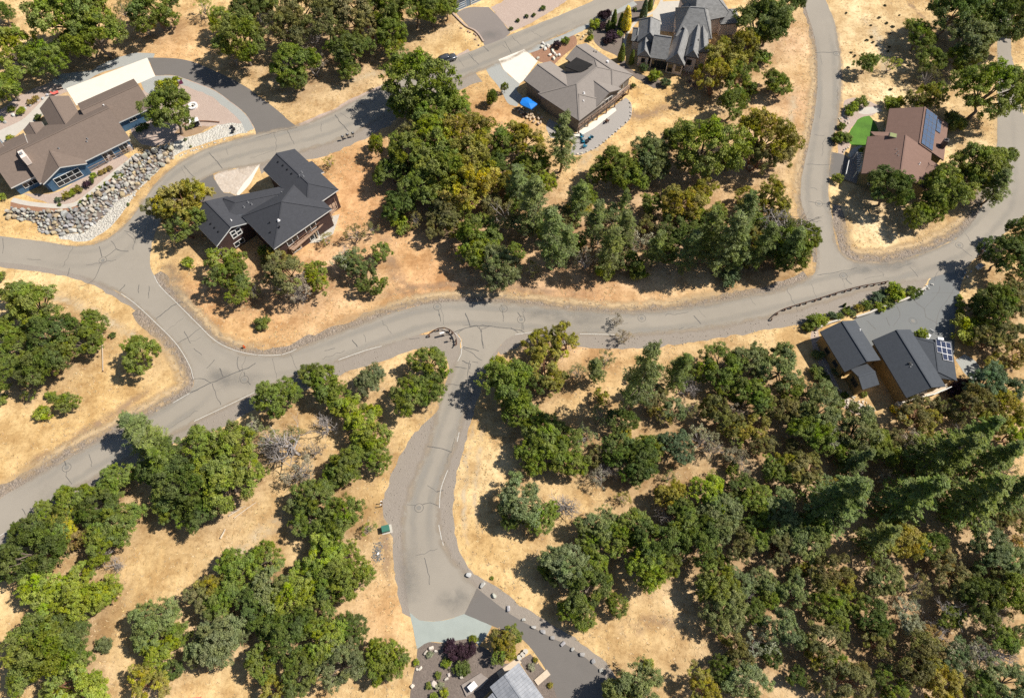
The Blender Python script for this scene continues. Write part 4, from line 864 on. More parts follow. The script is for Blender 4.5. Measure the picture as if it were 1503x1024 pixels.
def mk(key, n, fn): PROTO[key] = [fn(i) for i in range(n)]
def oak(i):
    V, L, Lc = crown(30, .27, 20, .085, 46, .0225, 1.0, .62, gap=.1, lop=.3)
    return quadmesh('crown', V, L, M['leaf']), trunkmesh('trunk', Lc, .55, M['bark']), 1.0
def madrone(i):
    V, L, Lc = crown(28, .24, 19, .08, 44, .0215, 1.05, .64, gap=.15, lop=.38)
    return quadmesh('crown', V, L, M['leaf']), trunkmesh('trunk', Lc, .5, M['redbark'], .045, 14, .14, 2), 1.05
def thin(i):
    V, L, Lc = crown(18, .24, 10, .1, 22, .026, 1.05, .6, gap=.38, lop=.42)
    return quadmesh('crown', V, L, M['leaf']), trunkmesh('trunk', Lc, .5, M['greybark'], .04, 17, .14, 2), 1.05
def bush(i):
    V, L, Lc = crown(11, .38, 10, .19, 30, .062, .55, .48, gap=.05, lop=.22)
    return quadmesh('crown', V, L, M['leaf']), trunkmesh('trunk', Lc, .2, M['bark'], .05, 6), .55
def spire(i):                                             # slender garden conifers and columns, radius 1, height 4
    Vs, Ls = [], []
    for k in range(60):
        z = .3+3.6*k/60; r = (1-(k/60)**1.7)*.85+.08; a = RNG.uniform(0, 6.28)
        for a in RNG.uniform(0, 6.28, 6):
            d = sph(34); d[:, 2] += .2; C = np.array([math.cos(a)*r*.7, math.sin(a)*r*.7, z])+d*.26*RNG.uniform(.4, 1, (34, 1))
            v, l = leaves(C, d+np.array([math.cos(a), math.sin(a), .3]), .075, np.clip(RNG.random(3)*.5+RNG.random((34, 3))*.5, 0, 1)); Vs.append(v); Ls.append(l)
    m = MB(); m.tube([(0, 0, -.1), (0, 0, 3.6)], [.12, .03], 6); me = bpy.data.meshes.new('trunk'); me.from_pydata(m.v, [], m.f); me.materials.append(M['bark'])
    return quadmesh('crown', np.concatenate(Vs), np.concatenate(Ls), M['leaf']), me, 2.0
def conifer(h, r, lev, per, tufts, nl, ls, st, z0, curve, up, dense, mat='bark', spread=.34):
    """height h, spread r, metres at build; returns crown and trunk"""
    Vs, Ls = [], []; m = MB(); bend = [np.array([.25*math.sin(z*.25+RNG.random()), .25*math.cos(z*.2), z]) for z in np.linspace(-.3, h, 9)]
    bend[0][:2] = 0; m.tube(bend, [.03*h*.55*(1-.93*i/8) for i in range(9)], 8)
    for k in range(lev):
        t = (k+RNG.uniform(-.3, .3))/lev; t = min(max(t, 0), .99); z = z0+(h-z0)*t
        R_ = r*(1-t)**curve*(.75+.25*min(1, t*6))+.25
        c0 = np.array([.25*math.sin(z*.25+.5), .25*math.cos(z*.2), 0])*min(1, z/3)
        for a in RNG.uniform(0, 6.28)+np.arange(per)*6.283/per+RNG.uniform(-.35, .35, per):
            Rb = R_*RNG.uniform(.55, 1.25)
            if RNG.random() > dense: continue
            dr = np.array([math.cos(a), math.sin(a), 0]); sd = np.array([-dr[1], dr[0], 0]); rise = up*Rb*(.4+t)-.16*Rb*(1-t)
            b0 = c0+np.array([0, 0, z]); b1 = b0+dr*Rb*.55+np.array([0, 0, rise*.35]); b2 = b0+dr*Rb+np.array([0, 0, rise])
            m.tube([b0, b1, b2], [.055, .035, .012], 4, cap=False); tone = RNG.random(3)
            for j in range(tufts):
                s = (j+.6)/tufts; s = .25+.75*s; q = b0+(b1-b0)*min(1, s/.55) if s < .55 else b1+(b2-b1)*((s-.55)/.45)
                w_ = Rb*spread*(1-abs(s-.6))*RNG.uniform(-1, 1); q = q+sd*w_+np.array([0, 0, RNG.uniform(-.1, .16)])
                d = sph(nl); C = q+d*np.array([.3, .3, .2])*RNG.uniform(.3, 1.15, (nl, 1))*st
                ax = d+dr*.7+sd*np.sign(w_)*.4
                v, l = leaves(C, d*.6+np.array([0, 0, .8]), ls, np.clip(tone*.5+RNG.random((nl, 3))*.5, 0, 1), 2.0, unit(ax), .5); Vs.append(v); Ls.append(l)
    me = bpy.data.meshes.new('trunk'); me.from_pydata(m.v, [], m.f); me.materials.append(M[mat]); me.polygons.foreach_set('use_smooth', [True]*len(me.polygons))
    return quadmesh('crown', np.concatenate(Vs), np.concatenate(Ls), M['needle']), me, h/2
def pine(i): return conifer(16, 3.0, 15, 5, 7, 22, .085, 1.35, 3.6, .6, .3, .8)
def fir(i): return conifer(18, 3.6, 15, 8, 11, 16, .08, .85, 1.4, .95, .05, .9, spread=.2)
def deadtree(i):
    m = MB()
    def grow(p, d, L, r, lev):
        e = p+d*L; mid = (p+e)/2+RNG.normal(size=3)*L*.07; m.tube([p, mid, e], [r, r*.8, r*.55], 5 if lev < 2 else 3, cap=False)
        if lev >= 4: return
        for _ in range((7, 4, 3, 2)[lev]):
            nd = unit((d*(.6 if lev else .25)+RNG.normal(size=3)*.75+np.array([0, 0, .22]))[None])[0]
            if nd[2] < -.1: nd[2] *= -.4
            s = e if RNG.random() < .5 else mid+(e-mid)*RNG.random(); grow(s, nd, L*RNG.uniform(.5, .85), r*.5, lev+1)
    for k in range(1+i % 3):
        d0 = np.array([RNG.uniform(-.35, .35), RNG.uniform(-.35, .35), 1.]); grow(np.array([0, 0, -.08]), d0/np.linalg.norm(d0), .55, .06, 0)
    me = bpy.data.meshes.new('trunk'); me.from_pydata([tuple(v) for v in m.v], [], m.f); me.materials.append(M['greybark']); return None, me, .7
mk('oak', 7, oak); mk('madrone', 6, madrone); mk('thin', 4, thin); mk('bush', 4, bush); mk('spire', 2, spire); mk('pine', 4, pine); mk('fir', 3, fir); mk('dead', 4, deadtree)
TINT = dict(O=(.188,.234,.03), D=(.12,.16,.028), L=(.265,.315,.026), Y=(.31,.28,.03), G=(.2,.232,.08), M=(.225,.21,.065), A=(.46,.38,.026), R=(.34,.25,.06), U=(.06,.03,.038), C=(.19,.24,.05), P=(.2,.24,.065), B=(.14,.19,.085), W=(.36,.37,.24), Z=(.3,.3,.3), S=(.32,.275,.18), V=(.75,.62,.02))
TONE = dict(O='mid green', D='dark green', L='bright green', Y='olive yellow', G='grey-green', M='brownish olive', A='golden yellow', R='rusty orange', U='purple-leaved', C='deep green', P='green', B='blue-green', W='pale sage', Z='leafless grey', S='dry tan', V='vivid yellow')
KIND = dict(oak='oak_tree', madrone='madrone_tree', thin='sparse_tree', bush='shrub', spire='columnar_shrub', pine='pine_tree', fir='fir_tree', dead='bare_tree')
CATW = dict(oak='tree', madrone='tree', thin='tree', bush='shrub', spire='shrub', pine='tree', fir='tree', dead='tree')
WORD = dict(oak='round-crowned oak', madrone='open lumpy-crowned madrone', thin='thin see-through tree', bush='rounded shrub', spire='upright narrow shrub', pine='tufted pine', fir='dense pointed fir', dead='bare branching tree')
GROUPS = dict(oak='oaks on the dry slope', madrone='madrones on the dry slope', thin='sparse trees on the dry slope', bush='shrubs', spire='columnar garden shrubs', pine='pines', fir='firs in the dense wood', dead='dead trees')
TREES = []; COUNT = {}
def plant(kind, px, r, tone, hgt=None, hs=1.0, base=None, up=0.0):
    """px: middle of the crown in the photo and its radius there; conifers: base and tip"""
    i = COUNT.get(kind, 0); COUNT[kind] = i+1; pr = PROTO[kind][i % len(PROTO[kind])]; rz = (i*2.399) % 6.283
    if kind in ('pine', 'fir'):
        hgt *= 1.1 if kind == 'pine' else 1; r *= 1.15 if kind == 'pine' else 1; s = hgt/(16 if kind == 'pine' else 18); b = at(*base); rm = r/ppm(*base, hgt/2); sc = (rm/(3.0 if kind == 'pine' else 3.6),)*2+(s,)
    else:
        rm = r*(1.5 if kind == 'dead' else 1.1 if kind in ('bush', 'spire') else 1.26 if px[1] < 430 else 1.16)/ppm(*px, r*.1); zs = rm*hs*(1.12 if px[1] < 430 else 1)*random.uniform(.92, 1.12)
        b = at(*px, pr[2]*zs+up*rm); sc = (rm*random.uniform(.94, 1.06), rm*random.uniform(.94, 1.06), zs)
        b = Vector((b.x, b.y, 0))
    TREES.append([kind, pr, b, rz, sc, tone, px if base is None else base, rm])
def many(kind, rows, **k):
    for r in rows: plant(kind, (r[0], r[1]), r[2], r[3], **k, **(r[4] if len(r) > 4 else {}))
O_ = 'oak'

many('oak', [(95,18,42,'O'),(140,46,34,'O'),(112,62,24,'O'),(12,70,28,'L'),(64,86,25,'O'),(8,122,24,'L'),(2,18,13,'D'),(226,10,30,'O'),(250,26,13,'O'),(352,55,32,'O'),(325,32,18,'L'),(366,8,22,'D'),(248,163,30,'O'),
 (382,8,15,'O'),(378,55,10,'O'),(430,92,26,'O'),(428,115,17,'O'),(514,72,25,'D'),(512,100,15,'O'),(558,18,26,'O'),(575,50,20,'O'),(608,8,26,'O'),(635,12,20,'O'),(655,8,16,'O'),(578,68,14,'L'),
 (612,118,40,'O'),(600,150,24,'O'),(655,152,24,'O'),(630,165,26,'O'),(668,160,14,'O'),(650,250,32,'O'),(600,228,28,'O'),(575,250,20,'D'),(620,275,28,'O'),(585,300,20,'D'),(740,212,20,'O'),(775,248,20,'O'),(700,340,24,'O'),(703,370,22,'L'),(735,392,25,'G'),
 (1115,32,32,'D'),(1133,32,28,'G'),(1163,4,16,'D'),(1135,118,16,'O'),(1148,126,14,'O'),(1077,152,20,'O'),(1040,215,40,'O'),(1000,192,14,'O'),(905,245,26,'O'),(955,228,28,'G'),(990,205,14,'D'),(1308,275,26,'D'),(1310,262,16,'O'),(1348,316,17,'O'),(1392,275,30,'O'),(1375,300,20,'O'),(1440,245,30,'O'),(1465,235,18,'O'),(1425,262,20,'D'),
 (1273,92,14,'O'),(1350,52,20,'O'),(1365,88,17,'O'),(1415,90,19,'O'),(1400,15,32,'D'),(1425,60,30,'G'),(1480,28,30,'D'),(1440,30,24,'O'),(1455,132,37,'O'),(1498,20,18,'D'),(1455,8,22,'O'),
 (1165,360,28,'O'),(1150,375,20,'D'),(1185,345,18,'O'),(1475,375,26,'D'),(1465,445,28,'D'),(1440,450,18,'D'),(1500,340,20,'D'),
 (50,448,34,'O'),(74,488,31,'D'),(20,478,24,'O'),(20,428,15,'O'),(138,476,19,'O'),(126,500,22,'O'),(208,520,26,'O'),(60,536,33,'D'),(8,545,25,'D'),(25,512,24,'O'),(88,512,20,'L'),(98,590,15,'O'),
 (240,678,34,'D'),(300,655,30,'O'),(345,658,34,'O'),(330,708,38,'O'),(272,715,38,'D'),(250,745,24,'O'),(300,745,26,'D'),(365,690,22,'L'),(172,702,24,'O'),(160,722,20,'O'),(105,735,24,'O'),(140,745,26,'D'),(175,768,30,'O'),(70,755,18,'O'),
 (50,805,38,'D'),(15,825,24,'D'),(75,785,26,'O'),(150,795,26,'O'),(30,780,18,'D'),(120,845,20,'L'),(60,862,26,'L'),(163,862,18,'L'),(118,882,30,'L'),(75,885,22,'L'),(140,875,20,'O'),
 (62,952,44,'O'),(98,930,32,'D'),(45,975,30,'O'),(100,965,28,'O'),(225,910,32,'G'),(262,930,18,'O'),(232,958,24,'L'),(250,985,16,'D'),(320,940,36,'G'),(345,925,20,'G'),(295,955,20,'G'),(352,838,32,'O'),(325,880,26,'O'),(375,885,28,'D'),
 (390,820,24,'O'),(398,862,28,'G'),(428,875,28,'L'),(475,812,26,'L'),(508,848,32,'O'),(480,850,28,'O'),(505,810,20,'O'),(450,845,20,'L'),(463,728,28,'O'),(502,758,28,'O'),(455,762,24,'O'),(485,780,22,'O'),(440,745,18,'G'),
 (420,930,34,'D'),(460,905,26,'O'),(482,940,28,'L'),(518,922,22,'D'),(500,975,30,'G'),(565,960,22,'O'),(580,975,20,'O'),(550,980,18,'O'),(440,985,28,'D'),(385,970,24,'O'),(462,965,22,'O'),(400,905,24,'O'),
 (403,585,28,'O'),(475,560,26,'O'),(490,580,22,'O'),(455,548,14,'O'),(630,532,24,'O'),(600,578,26,'O'),(628,575,22,'O'),(640,555,16,'D'),(515,600,22,'L'),(532,622,24,'L'),(548,645,22,'L'),(508,682,25,'O'),(552,672,20,'O'),(530,655,20,'O'),(495,695,18,'D'),(542,558,22,'G'),
 (745,562,36,'O'),(735,545,22,'L'),(760,590,24,'D'),(1030,545,16,'O'),(1060,535,28,'O'),(1100,530,26,'G'),(1108,580,26,'O'),(1075,575,18,'O'),(915,618,20,'D'),(770,612,24,'O'),(795,635,28,'O'),(830,642,22,'O'),(780,665,25,'O'),(840,680,24,'O'),(815,665,22,'O'),(905,660,22,'D'),(940,675,28,'D'),(955,655,18,'O'),(935,695,18,'D'),(995,655,24,'B'),(1075,690,11,'O'),(1040,722,26,'L'),(1060,745,24,'G'),(765,735,30,'G'),(795,760,22,'O'),(750,755,18,'O'),(985,728,22,'Y'),(1000,745,22,'D'),
 (880,770,26,'G'),(905,790,24,'O'),(930,772,26,'O'),(865,795,20,'O'),(960,795,32,'D'),(948,828,28,'L'),(975,830,24,'O'),(1030,795,32,'D'),(1055,765,30,'G'),(1005,775,24,'O'),(832,828,30,'G'),(860,865,32,'D'),(850,898,24,'O'),(815,838,20,'D'),(875,835,22,'O'),(905,886,15,'O'),(1055,858,32,'O'),(1065,898,28,'G'),(1085,855,20,'G'),(1105,900,18,'D'),(1120,850,20,'G'),(935,1008,34,'G'),(910,1015,20,'O'),(1095,1000,28,'G'),(1060,985,20,'D'),(1115,782,24,'O'),(1110,735,24,'O'),(1090,715,20,'D'),
 (1145,540,30,'G'),(1160,572,20,'O'),(1205,600,30,'G'),(1195,635,28,'O'),(1180,615,20,'G'),(1215,640,22,'W'),(1260,630,32,'G'),(1285,655,26,'O'),(1240,660,22,'O'),(1140,690,20,'O'),(1450,562,26,'B'),(1480,570,20,'B'),(1145,745,25,'G'),(1160,775,26,'G'),(1200,765,24,'O'),(1190,795,26,'G'),(1330,795,26,'Y'),(1215,890,28,'O'),(1250,885,18,'O'),(1280,905,24,'D'),(1300,850,26,'G'),(1165,865,22,'G'),(1130,872,18,'O'),(1450,800,30,'B'),(1480,820,24,'G'),(1440,880,32,'D'),(1490,872,28,'O'),(1470,845,20,'G'),(1150,922,26,'G'),(1130,960,16,'D'),(1340,918,18,'W'),(1400,962,22,'B'),(1480,1000,28,'G'),(1440,1012,22,'D'),(1470,935,22,'O'),(1170,992,14,'D'),(1370,800,20,'D'),(1395,905,18,'O')])
many('madrone', [(300,880,22,'M'),(318,862,24,'Y'),(440,15,28,'M'),(418,42,26,'M'),(480,28,28,'M'),(518,18,30,'M'),(545,38,22,'M'),(490,5,20,'Y'),(415,5,18,'O'),
 (640,200,28,'L'),(680,195,32,'Y'),(690,232,30,'Y'),(612,205,22,'M'),(690,272,30,'A'),(660,275,24,'Y'),(715,265,14,'A'),(655,312,22,'M'),(670,335,14,'Y'),(640,330,16,'M'),(770,205,22,'Y'),(748,195,16,'L'),(785,230,16,'O'),
 (1085,72,24,'Y'),(1060,88,26,'Y'),(1050,112,22,'Y'),(1082,115,20,'O'),(1100,92,14,'O'),(1105,60,16,'M'),(1125,200,36,'Y'),(1145,225,20,'M'),(1108,230,22,'M'),(1360,142,20,'Y'),(1378,132,12,'L'),
 (1005,300,28,'Y'),(1030,285,20,'Y'),(990,330,20,'D'),(1012,345,18,'D'),(1132,290,24,'Y'),(1140,310,18,'Y'),(1105,355,18,'Y'),(1155,335,18,'M'),
 (262,297,30,'Y'),(235,310,18,'M'),(280,290,22,'A'),(270,328,22,'O'),(335,405,24,'O'),(350,425,18,'L'),(325,385,20,'L'),(345,388,16,'O'),
 (420,400,26,'M'),(410,380,16,'Y'),(468,412,16,'L'),(462,395,13,'L'),(560,370,13,'O'),(530,395,16,'G'),(555,418,12,'O'),(540,410,14,'D'),(515,380,16,'G'),
 (95,772,22,'A'),(110,790,16,'R'),(85,760,12,'Y'),(215,1002,26,'Y'),(110,1010,36,'L'),(80,1020,20,'L'),(135,1000,16,'L'),(400,1015,22,'Y'),
 (790,500,20,'Y'),(828,500,24,'Y'),(800,540,26,'Y'),(815,560,18,'Y'),(785,560,18,'D'),(960,580,20,'M'),(1060,612,24,'M'),(1075,625,16,'Y'),(1105,625,22,'Y'),(1120,650,18,'M'),(1040,600,16,'Y'),(990,600,18,'G'),
 (1090,800,22,'M'),(1085,960,22,'M'),(1075,940,16,'Y'),(1030,1005,24,'Y'),(1150,600,22,'M'),(1180,690,26,'M'),(1160,680,18,'Y'),(1345,605,24,'M'),(1360,620,18,'Y'),(1430,590,26,'M'),(1480,600,24,'Y'),(1460,620,22,'Y'),(1490,640,24,'L'),(1395,600,18,'M'),(1330,650,20,'M'),(1310,655,16,'M'),(1215,840,28,'M'),(1240,850,18,'Y'),(1185,835,16,'Y'),(1140,800,24,'M'),(1395,842,26,'M'),(1385,820,18,'R'),(1410,860,16,'M'),(1210,940,28,'M'),(1190,955,18,'Y'),(1290,945,20,'M'),(1240,1000,28,'M'),(1225,975,18,'O'),(1350,962,32,'M'),(1380,1000,30,'Y'),(1330,985,20,'M'),(1310,1012,26,'O'),(1370,945,20,'R'),(1490,450,26,'M'),(1480,490,22,'M'),(1498,415,20,'M'),(1455,500,20,'M'),(1495,520,22,'R'),(1465,530,16,'Y'),
 (740,938,17,'Y'),(748,952,14,'Y'),(752,930,14,'O'),(733,958,13,'O'),(1215,570,12,'G'),(1190,575,14,'G')])
many('thin', [(183,12,14,'M'),(212,36,13,'Y'),(300,8,13,'L'),(338,72,18,'M'),(458,90,17,'S'),(595,84,13,'G'),(1018,118,13,'U'),(1370,265,12,'U'),(1385,255,10,'U'),(1310,92,12,'L'),(1366,110,14,'M'),(430,60,18,'S'),(735,315,24,'M'),(520,340,13,'M'),(545,335,10,'M'),(505,385,16,'W'),(440,425,18,'S'),(410,415,18,'M'),(316,350,12,'S'),(930,352,22,'S'),(905,330,16,'M'),(860,378,18,'S'),(880,345,14,'M'),(848,546,14,'G'),(860,640,16,'G'),(900,655,20,'M'),(1030,640,20,'W'),(1010,600,16,'M'),(1085,600,16,'S'),(540,775,11,'L'),(42,580,10,'L'),(430,640,16,'M'),(395,640,18,'G'),(440,690,22,'S'),(460,660,14,'S'),(975,340,16,'M'),(1120,335,16,'M'),(1330,650,20,'S'),(1250,720,18,'M'),(1300,700,14,'S'),(1410,960,24,'S'),(1440,960,20,'G'),(1330,890,20,'W'),(1345,860,20,'M'),(1115,945,22,'W'),(1460,925,20,'S'),(1420,1000,18,'M'),(480,350,9,'Y'),(483,237,8,'Y'),(370,625,16,'W'),(355,640,14,'G'),(905,470,10,'S'),(915,495,12,'S'),(1090,680,16,'S'),(1045,655,16,'S'),(880,700,16,'S'),(370,425,12,'M')])
many('dead', [(432,655,38,'Z'),(478,625,18,'Z'),(400,655,20,'Z'),(640,300,18,'Z'),(712,392,14,'Z'),(655,295,13,'Z'),(435,430,16,'Z'),(510,378,18,'Z'),(325,368,14,'Z'),(1155,335,36,'Z'),(828,740,20,'Z'),(976,756,16,'Z'),(142,815,18,'Z'),(170,828,13,'Z'),(890,690,14,'Z'),(1395,900,24,'Z'),(1380,910,18,'Z'),(1450,960,22,'Z'),(1470,960,20,'Z'),(1045,655,18,'Z'),(1060,575,16,'Z'),(1010,570,16,'Z'),(1110,880,13,'Z'),(815,520,14,'Z'),(450,690,20,'Z'),(1380,935,16,'Z'),(400,30,14,'Z'),(460,60,16,'Z')], hs=1.0)
many('bush', [(244,128,14,'L'),(276,386,9,'L'),(393,375,14,'O'),(385,475,11,'O'),(415,368,11,'O'),(712,190,8,'L'),(585,322,14,'L'),(592,335,10,'L'),(165,492,5,'D'),(63,607,12,'L'),(75,582,8,'O'),(3,587,8,'O'),(0,405,8,'O'),(152,945,12,'G'),(800,835,10,'O'),(1070,407,15,'B'),(1075,395,10,'B'),(938,402,12,'O'),(888,400,12,'L'),(1095,382,11,'Y'),
 (873,35,8,'L'),(897,38,6,'O'),(887,22,9,'U'),(883,38,6,'U'),(898,54,10,'U'),(892,60,6,'U'),(830,60,6,'O'),(818,66,6,'U'),(867,47,4,'W'),(909,50,5,'L'),(866,56,5,'L'),(932,14,3,'D'),(930,126,4,'D'),(784,22,3,'D'),(797,12,4,'D'),(773,24,3,'D'),(760,30,3,'D'),(750,42,3,'D'),
 (1250,158,9,'L'),(1264,150,9,'O'),(1247,166,6,'L'),(1236,185,6,'O'),(1233,202,9,'O'),(1242,202,8,'O'),(1225,203,6,'D'),(1308,152,12,'L'),(1320,150,8,'Y'),(1400,182,13,'O'),(1398,170,9,'G'),(1412,180,8,'D'),(1265,221,5,'L'),(1230,262,8,'L'),(1420,485,22,'L'),(1440,478,14,'O'),
 (1408,437,5,'L'),(1409,447,6,'L'),(1410,458,6,'L'),(1411,468,6,'L'),(1315,428,14,'L'),(1306,440,8,'O'),(1338,425,6,'O'),(1345,432,6,'D'),(1350,428,5,'D'),(1288,436,9,'B'),(1294,430,6,'B'),(1272,447,8,'O'),(1292,450,8,'L'),(1304,446,7,'O'),(1260,452,7,'Y'),(1243,457,6,'O'),(1336,434,6,'O'),(1195,472,12,'L'),(1187,479,9,'O'),(1206,468,9,'L'),(1222,462,6,'B'),(1232,464,6,'O'),(1252,460,5,'G'),(1322,432,6,'V'),(1320,606,8,'V'),(1327,612,6,'V'),(1312,600,6,'V'),(1219,568,5,'V'),(1226,576,5,'R'),(1410,570,14,'U'),(1400,576,10,'U'),(1425,565,9,'U'),(1240,580,6,'O'),(1235,592,6,'O'),(1268,578,5,'O'),(1230,545,8,'G'),(1200,520,8,'G'),(1198,545,10,'O'),(1210,555,9,'D'),
 (695,938,6,'L'),(675,960,14,'U'),(662,950,11,'U'),(690,952,10,'U'),(677,980,11,'D'),(655,972,7,'L'),(643,990,5,'O'),(611,972,5,'L'),(631,960,5,'W'),(646,1006,6,'W'),(630,1006,5,'L'),(652,1016,7,'L'),(636,1022,6,'L'),(663,953,6,'W'),(780,978,5,'W'),(786,968,4,'Y'),(808,1005,4,'Y'),
 (952,975,8,'L'),(947,980,6,'O'),(722,848,3,'L'),(16,160,5,'L'),(30,163,6,'L'),(2,175,4,'L'),(15,203,6,'L'),(56,172,5,'D'),(1,290,7,'L'),(85,293,4,'B'),(87,300,3,'D'),(97,287,6,'Y'),(105,283,6,'L'),(114,278,6,'Y'),(128,270,6,'U'),(135,266,4,'D'),(137,258,5,'L'),(121,298,5,'O'),(131,291,6,'O'),(148,278,6,'O'),(155,272,5,'O'),(172,259,6,'O'),(178,256,5,'O'),(148,253,4,'R'),(155,250,4,'R'),(161,247,4,'R'),(44,150,5,'R'),(52,145,5,'R'),(188,300,2.5,'G'),(272,205,2.5,'G'),(280,215,2,'G'),(246,222,3,'Y'),(260,118,7,'L'),(205,190,5,'D'),(212,185,6,'D'),(1120,85,12,'O'),(1100,130,12,'D'),(720,150,4,'O')])
many('bush', [(961,111,9,'L'),(944,99,6,'B'),(977,121,7,'B')], hs=1.35)
many('spire', [(913,77,6,'O'),(902,25,5,'O'),(912,30,5,'O'),(893,38,4,'D'),(946,14,6,'B'),(955,4,5,'O'),(928,84,4.5,'O'),(1312,440,3,'D')])
many('spire', [(920,27,9,'V'),(1245,452,3,'D'),(1240,447,2.5,'D')], hs=.8)
for bx, by, h_, r, t in [(760,300,11,17,'P'),(845,330,12,18,'P'),(910,372,12,17,'P'),(955,392,11,16,'P'),(1000,400,12,17,'P'),(1080,345,12,18,'P'),(1140,395,12,17,'P'),(822,252,15,22,'P'),(924,604,24,27,'P'),(780,342,15.5,22,'P'),(806,395,17,24,'P'),(868,365,14,18,'P'),(890,400,13,20,'P'),(1023,388,16,22,'P'),(1046,402,17,24,'P'),(1065,398,14,20,'P'),(830,385,11,17,'P'),(985,570,12,18,'P'),(870,560,8,13,'P'),(240,665,9,26,'P'),(215,640,8,20,'P'),(262,690,9,20,'O'),(1100,395,13,18,'P'),(1440,300,9,18,'P')]:
    plant('pine', None, r, t, hgt=h_, base=(bx, by))
for bx, by, h_, r, t in [(1200,752,20,50,'C'),(1306,748,17,44,'C'),(1392,748,17.5,48,'C'),(1342,694,20,48,'C'),(1385,668,17,36,'C'),(1268,800,13,28,'P'),(1240,690,11,22,'P'),(1450,738,16,32,'C'),(1425,690,15,30,'C')]:
    plant('fir', None, r, t, hgt=h_, base=(bx, by))
# undergrowth filling the dense wood
many('oak', [(552,213,10,'L'),(553,205,7,'L'),(722,141,7,'O'),(741,128,5,'O'),(720,147,5,'L')], hs=1.7)
plant('pine', None, 9, 'P', hgt=8, base=(912,318))
for u, v, r, t_, k_ in [(800,330,22,'O','oak'),(825,320,20,'M','madrone'),(760,290,20,'O','oak'),(745,265,18,'Y','madrone'),(720,300,18,'M','madrone'),(765,330,20,'G','oak'),(850,310,18,'Y','madrone'),(840,360,20,'O','oak'),(900,315,18,'G','oak'),(895,365,18,'O','oak'),(925,385,18,'D','oak'),(950,330,16,'M','madrone'),(975,370,18,'O','oak'),(960,300,18,'O','oak'),(1050,320,20,'O','oak'),(1045,360,20,'G','oak'),(1075,375,18,'D','oak'),(1110,325,18,'O','oak'),(1090,290,16,'Y','madrone'),(1115,375,18,'M','madrone'),(930,262,22,'O','oak'),(965,245,20,'G','oak'),(880,255,18,'O','oak'),(1010,235,20,'G','oak'),(1070,235,18,'O','oak'),(860,285,16,'O','oak'),(800,270,18,'L','oak'),(730,245,20,'D','oak'),(700,215,18,'Y','madrone'),(665,225,22,'O','oak'),(625,240,22,'M','madrone'),(640,290,18,'O','oak'),(610,320,14,'M','thin'),(675,310,16,'O','oak'),(720,355,18,'O','oak'),(680,375,14,'M','thin'),(755,370,16,'O','oak'),(780,395,14,'M','thin'),(985,355,18,'D','oak'),(1025,320,18,'O','oak')]: plant(k_, (u, v), r*.85, t_)
rf = random.Random(5); wood = np.array([(860,520),(1120,515),(1200,560),(1240,640),(1400,620),(1503,560),(1520,1030),(1180,1030),(1130,900),(1010,840),(900,760),(850,700)])
for _ in range(3500):
    u, v = rf.uniform(850, 1515), rf.uniform(515, 1030); r = rf.uniform(9, 17)
    if not inside(np.array([[u, v]]), wood)[0]: continue
    if any(math.hypot(t[6][0]-u, t[6][1]-v) < r*.5+t[7]*ppm(*t[6])*.5 for t in TREES): continue
    dens = noise.noise((u*.012, v*.012, 4))
    if dens < -.42 or (u > 1120 and v > 900 and dens < -.05): continue
    if len(TREES) > 760: break
    plant(rf.choice(['thin', 'oak', 'oak', 'madrone', 'madrone'] if COUNT['oak'] < 299 else ['thin', 'madrone']), (u, v), r, rf.choice('OGMDYSGMRYM'))
LAND = [('the blue house', 95, 215), ('the dark slate-roofed house', 405, 300), ('the parked grey car', 656, 84), ('the grey-roofed house', 845, 130), ('the stone house', 1000, 70), ('the solar-roofed brown house', 1320, 225), ('the tan house', 1300, 540), ('the metal-roofed house', 755, 1000), ('the curved guard rail', 650, 495), ('the green utility box', 567, 775), ('the fire hydrant', 359, 509), ('the long guard rail', 1215, 440), ('the pale fallen logs', 345, 745), ('the driveway boulder row', 800, 922), ('the lower picture edge', 1250, 1040), ('the short rail', 1470, 350), ('the lower road manhole', 98, 686), ('the three-way junction manhole', 151, 382)]
LAND[15] = ('the short rail at the bend', 1440, 372)
ORD = ['nearest', 'second nearest', 'third nearest', 'fourth nearest', 'fifth nearest', 'sixth nearest', 'seventh nearest', 'eighth nearest', 'ninth nearest', 'tenth nearest']+['%dth nearest' % k for k in range(11, 20)]+['20th nearest', '21st nearest', '22nd nearest', '23rd nearest']+['%dth nearest' % k for k in range(24, 60)]
bins = {}
for t in TREES:
    u, v = t[6]; lm = min(LAND, key=lambda l: math.hypot(l[1]-u, l[2]-v)); sz = t[7]
    if t[0] in ('pine', 'fir'): s_ = 'tall' if t[4][2] > .85 else 'short'
    elif t[0] in ('bush', 'spire'): s_ = 'large' if sz > 1.4 else 'tiny' if sz < .5 else 'small' if sz < .85 else 'middling'
    else: s_ = 'large' if sz > 3.9 else 'small' if sz < 2.3 else 'middling'
    bins.setdefault((s_, t[5], t[0], lm), []).append((math.hypot(lm[1]-u, lm[2]-v), t))
def add_tree(t, label):
    kind, pr, b, rz, sc, tone = t[:6]
    e = thing(KIND[kind], label, CATW[kind], b, rz, GROUPS[kind]); e.scale = sc
    tr = bpy.data.objects.new('trunk', pr[1]); COL.objects.link(tr); tr.parent = e
    if pr[0]:
        c = bpy.data.objects.new('crown', pr[0]); COL.objects.link(c); c.parent = e; k = random.uniform(.85, 1.15); q = TINT[tone]
        c.color = (q[0]*k*random.uniform(.93, 1.07), q[1]*k, q[2]*k*random.uniform(.85, 1.2), 1)
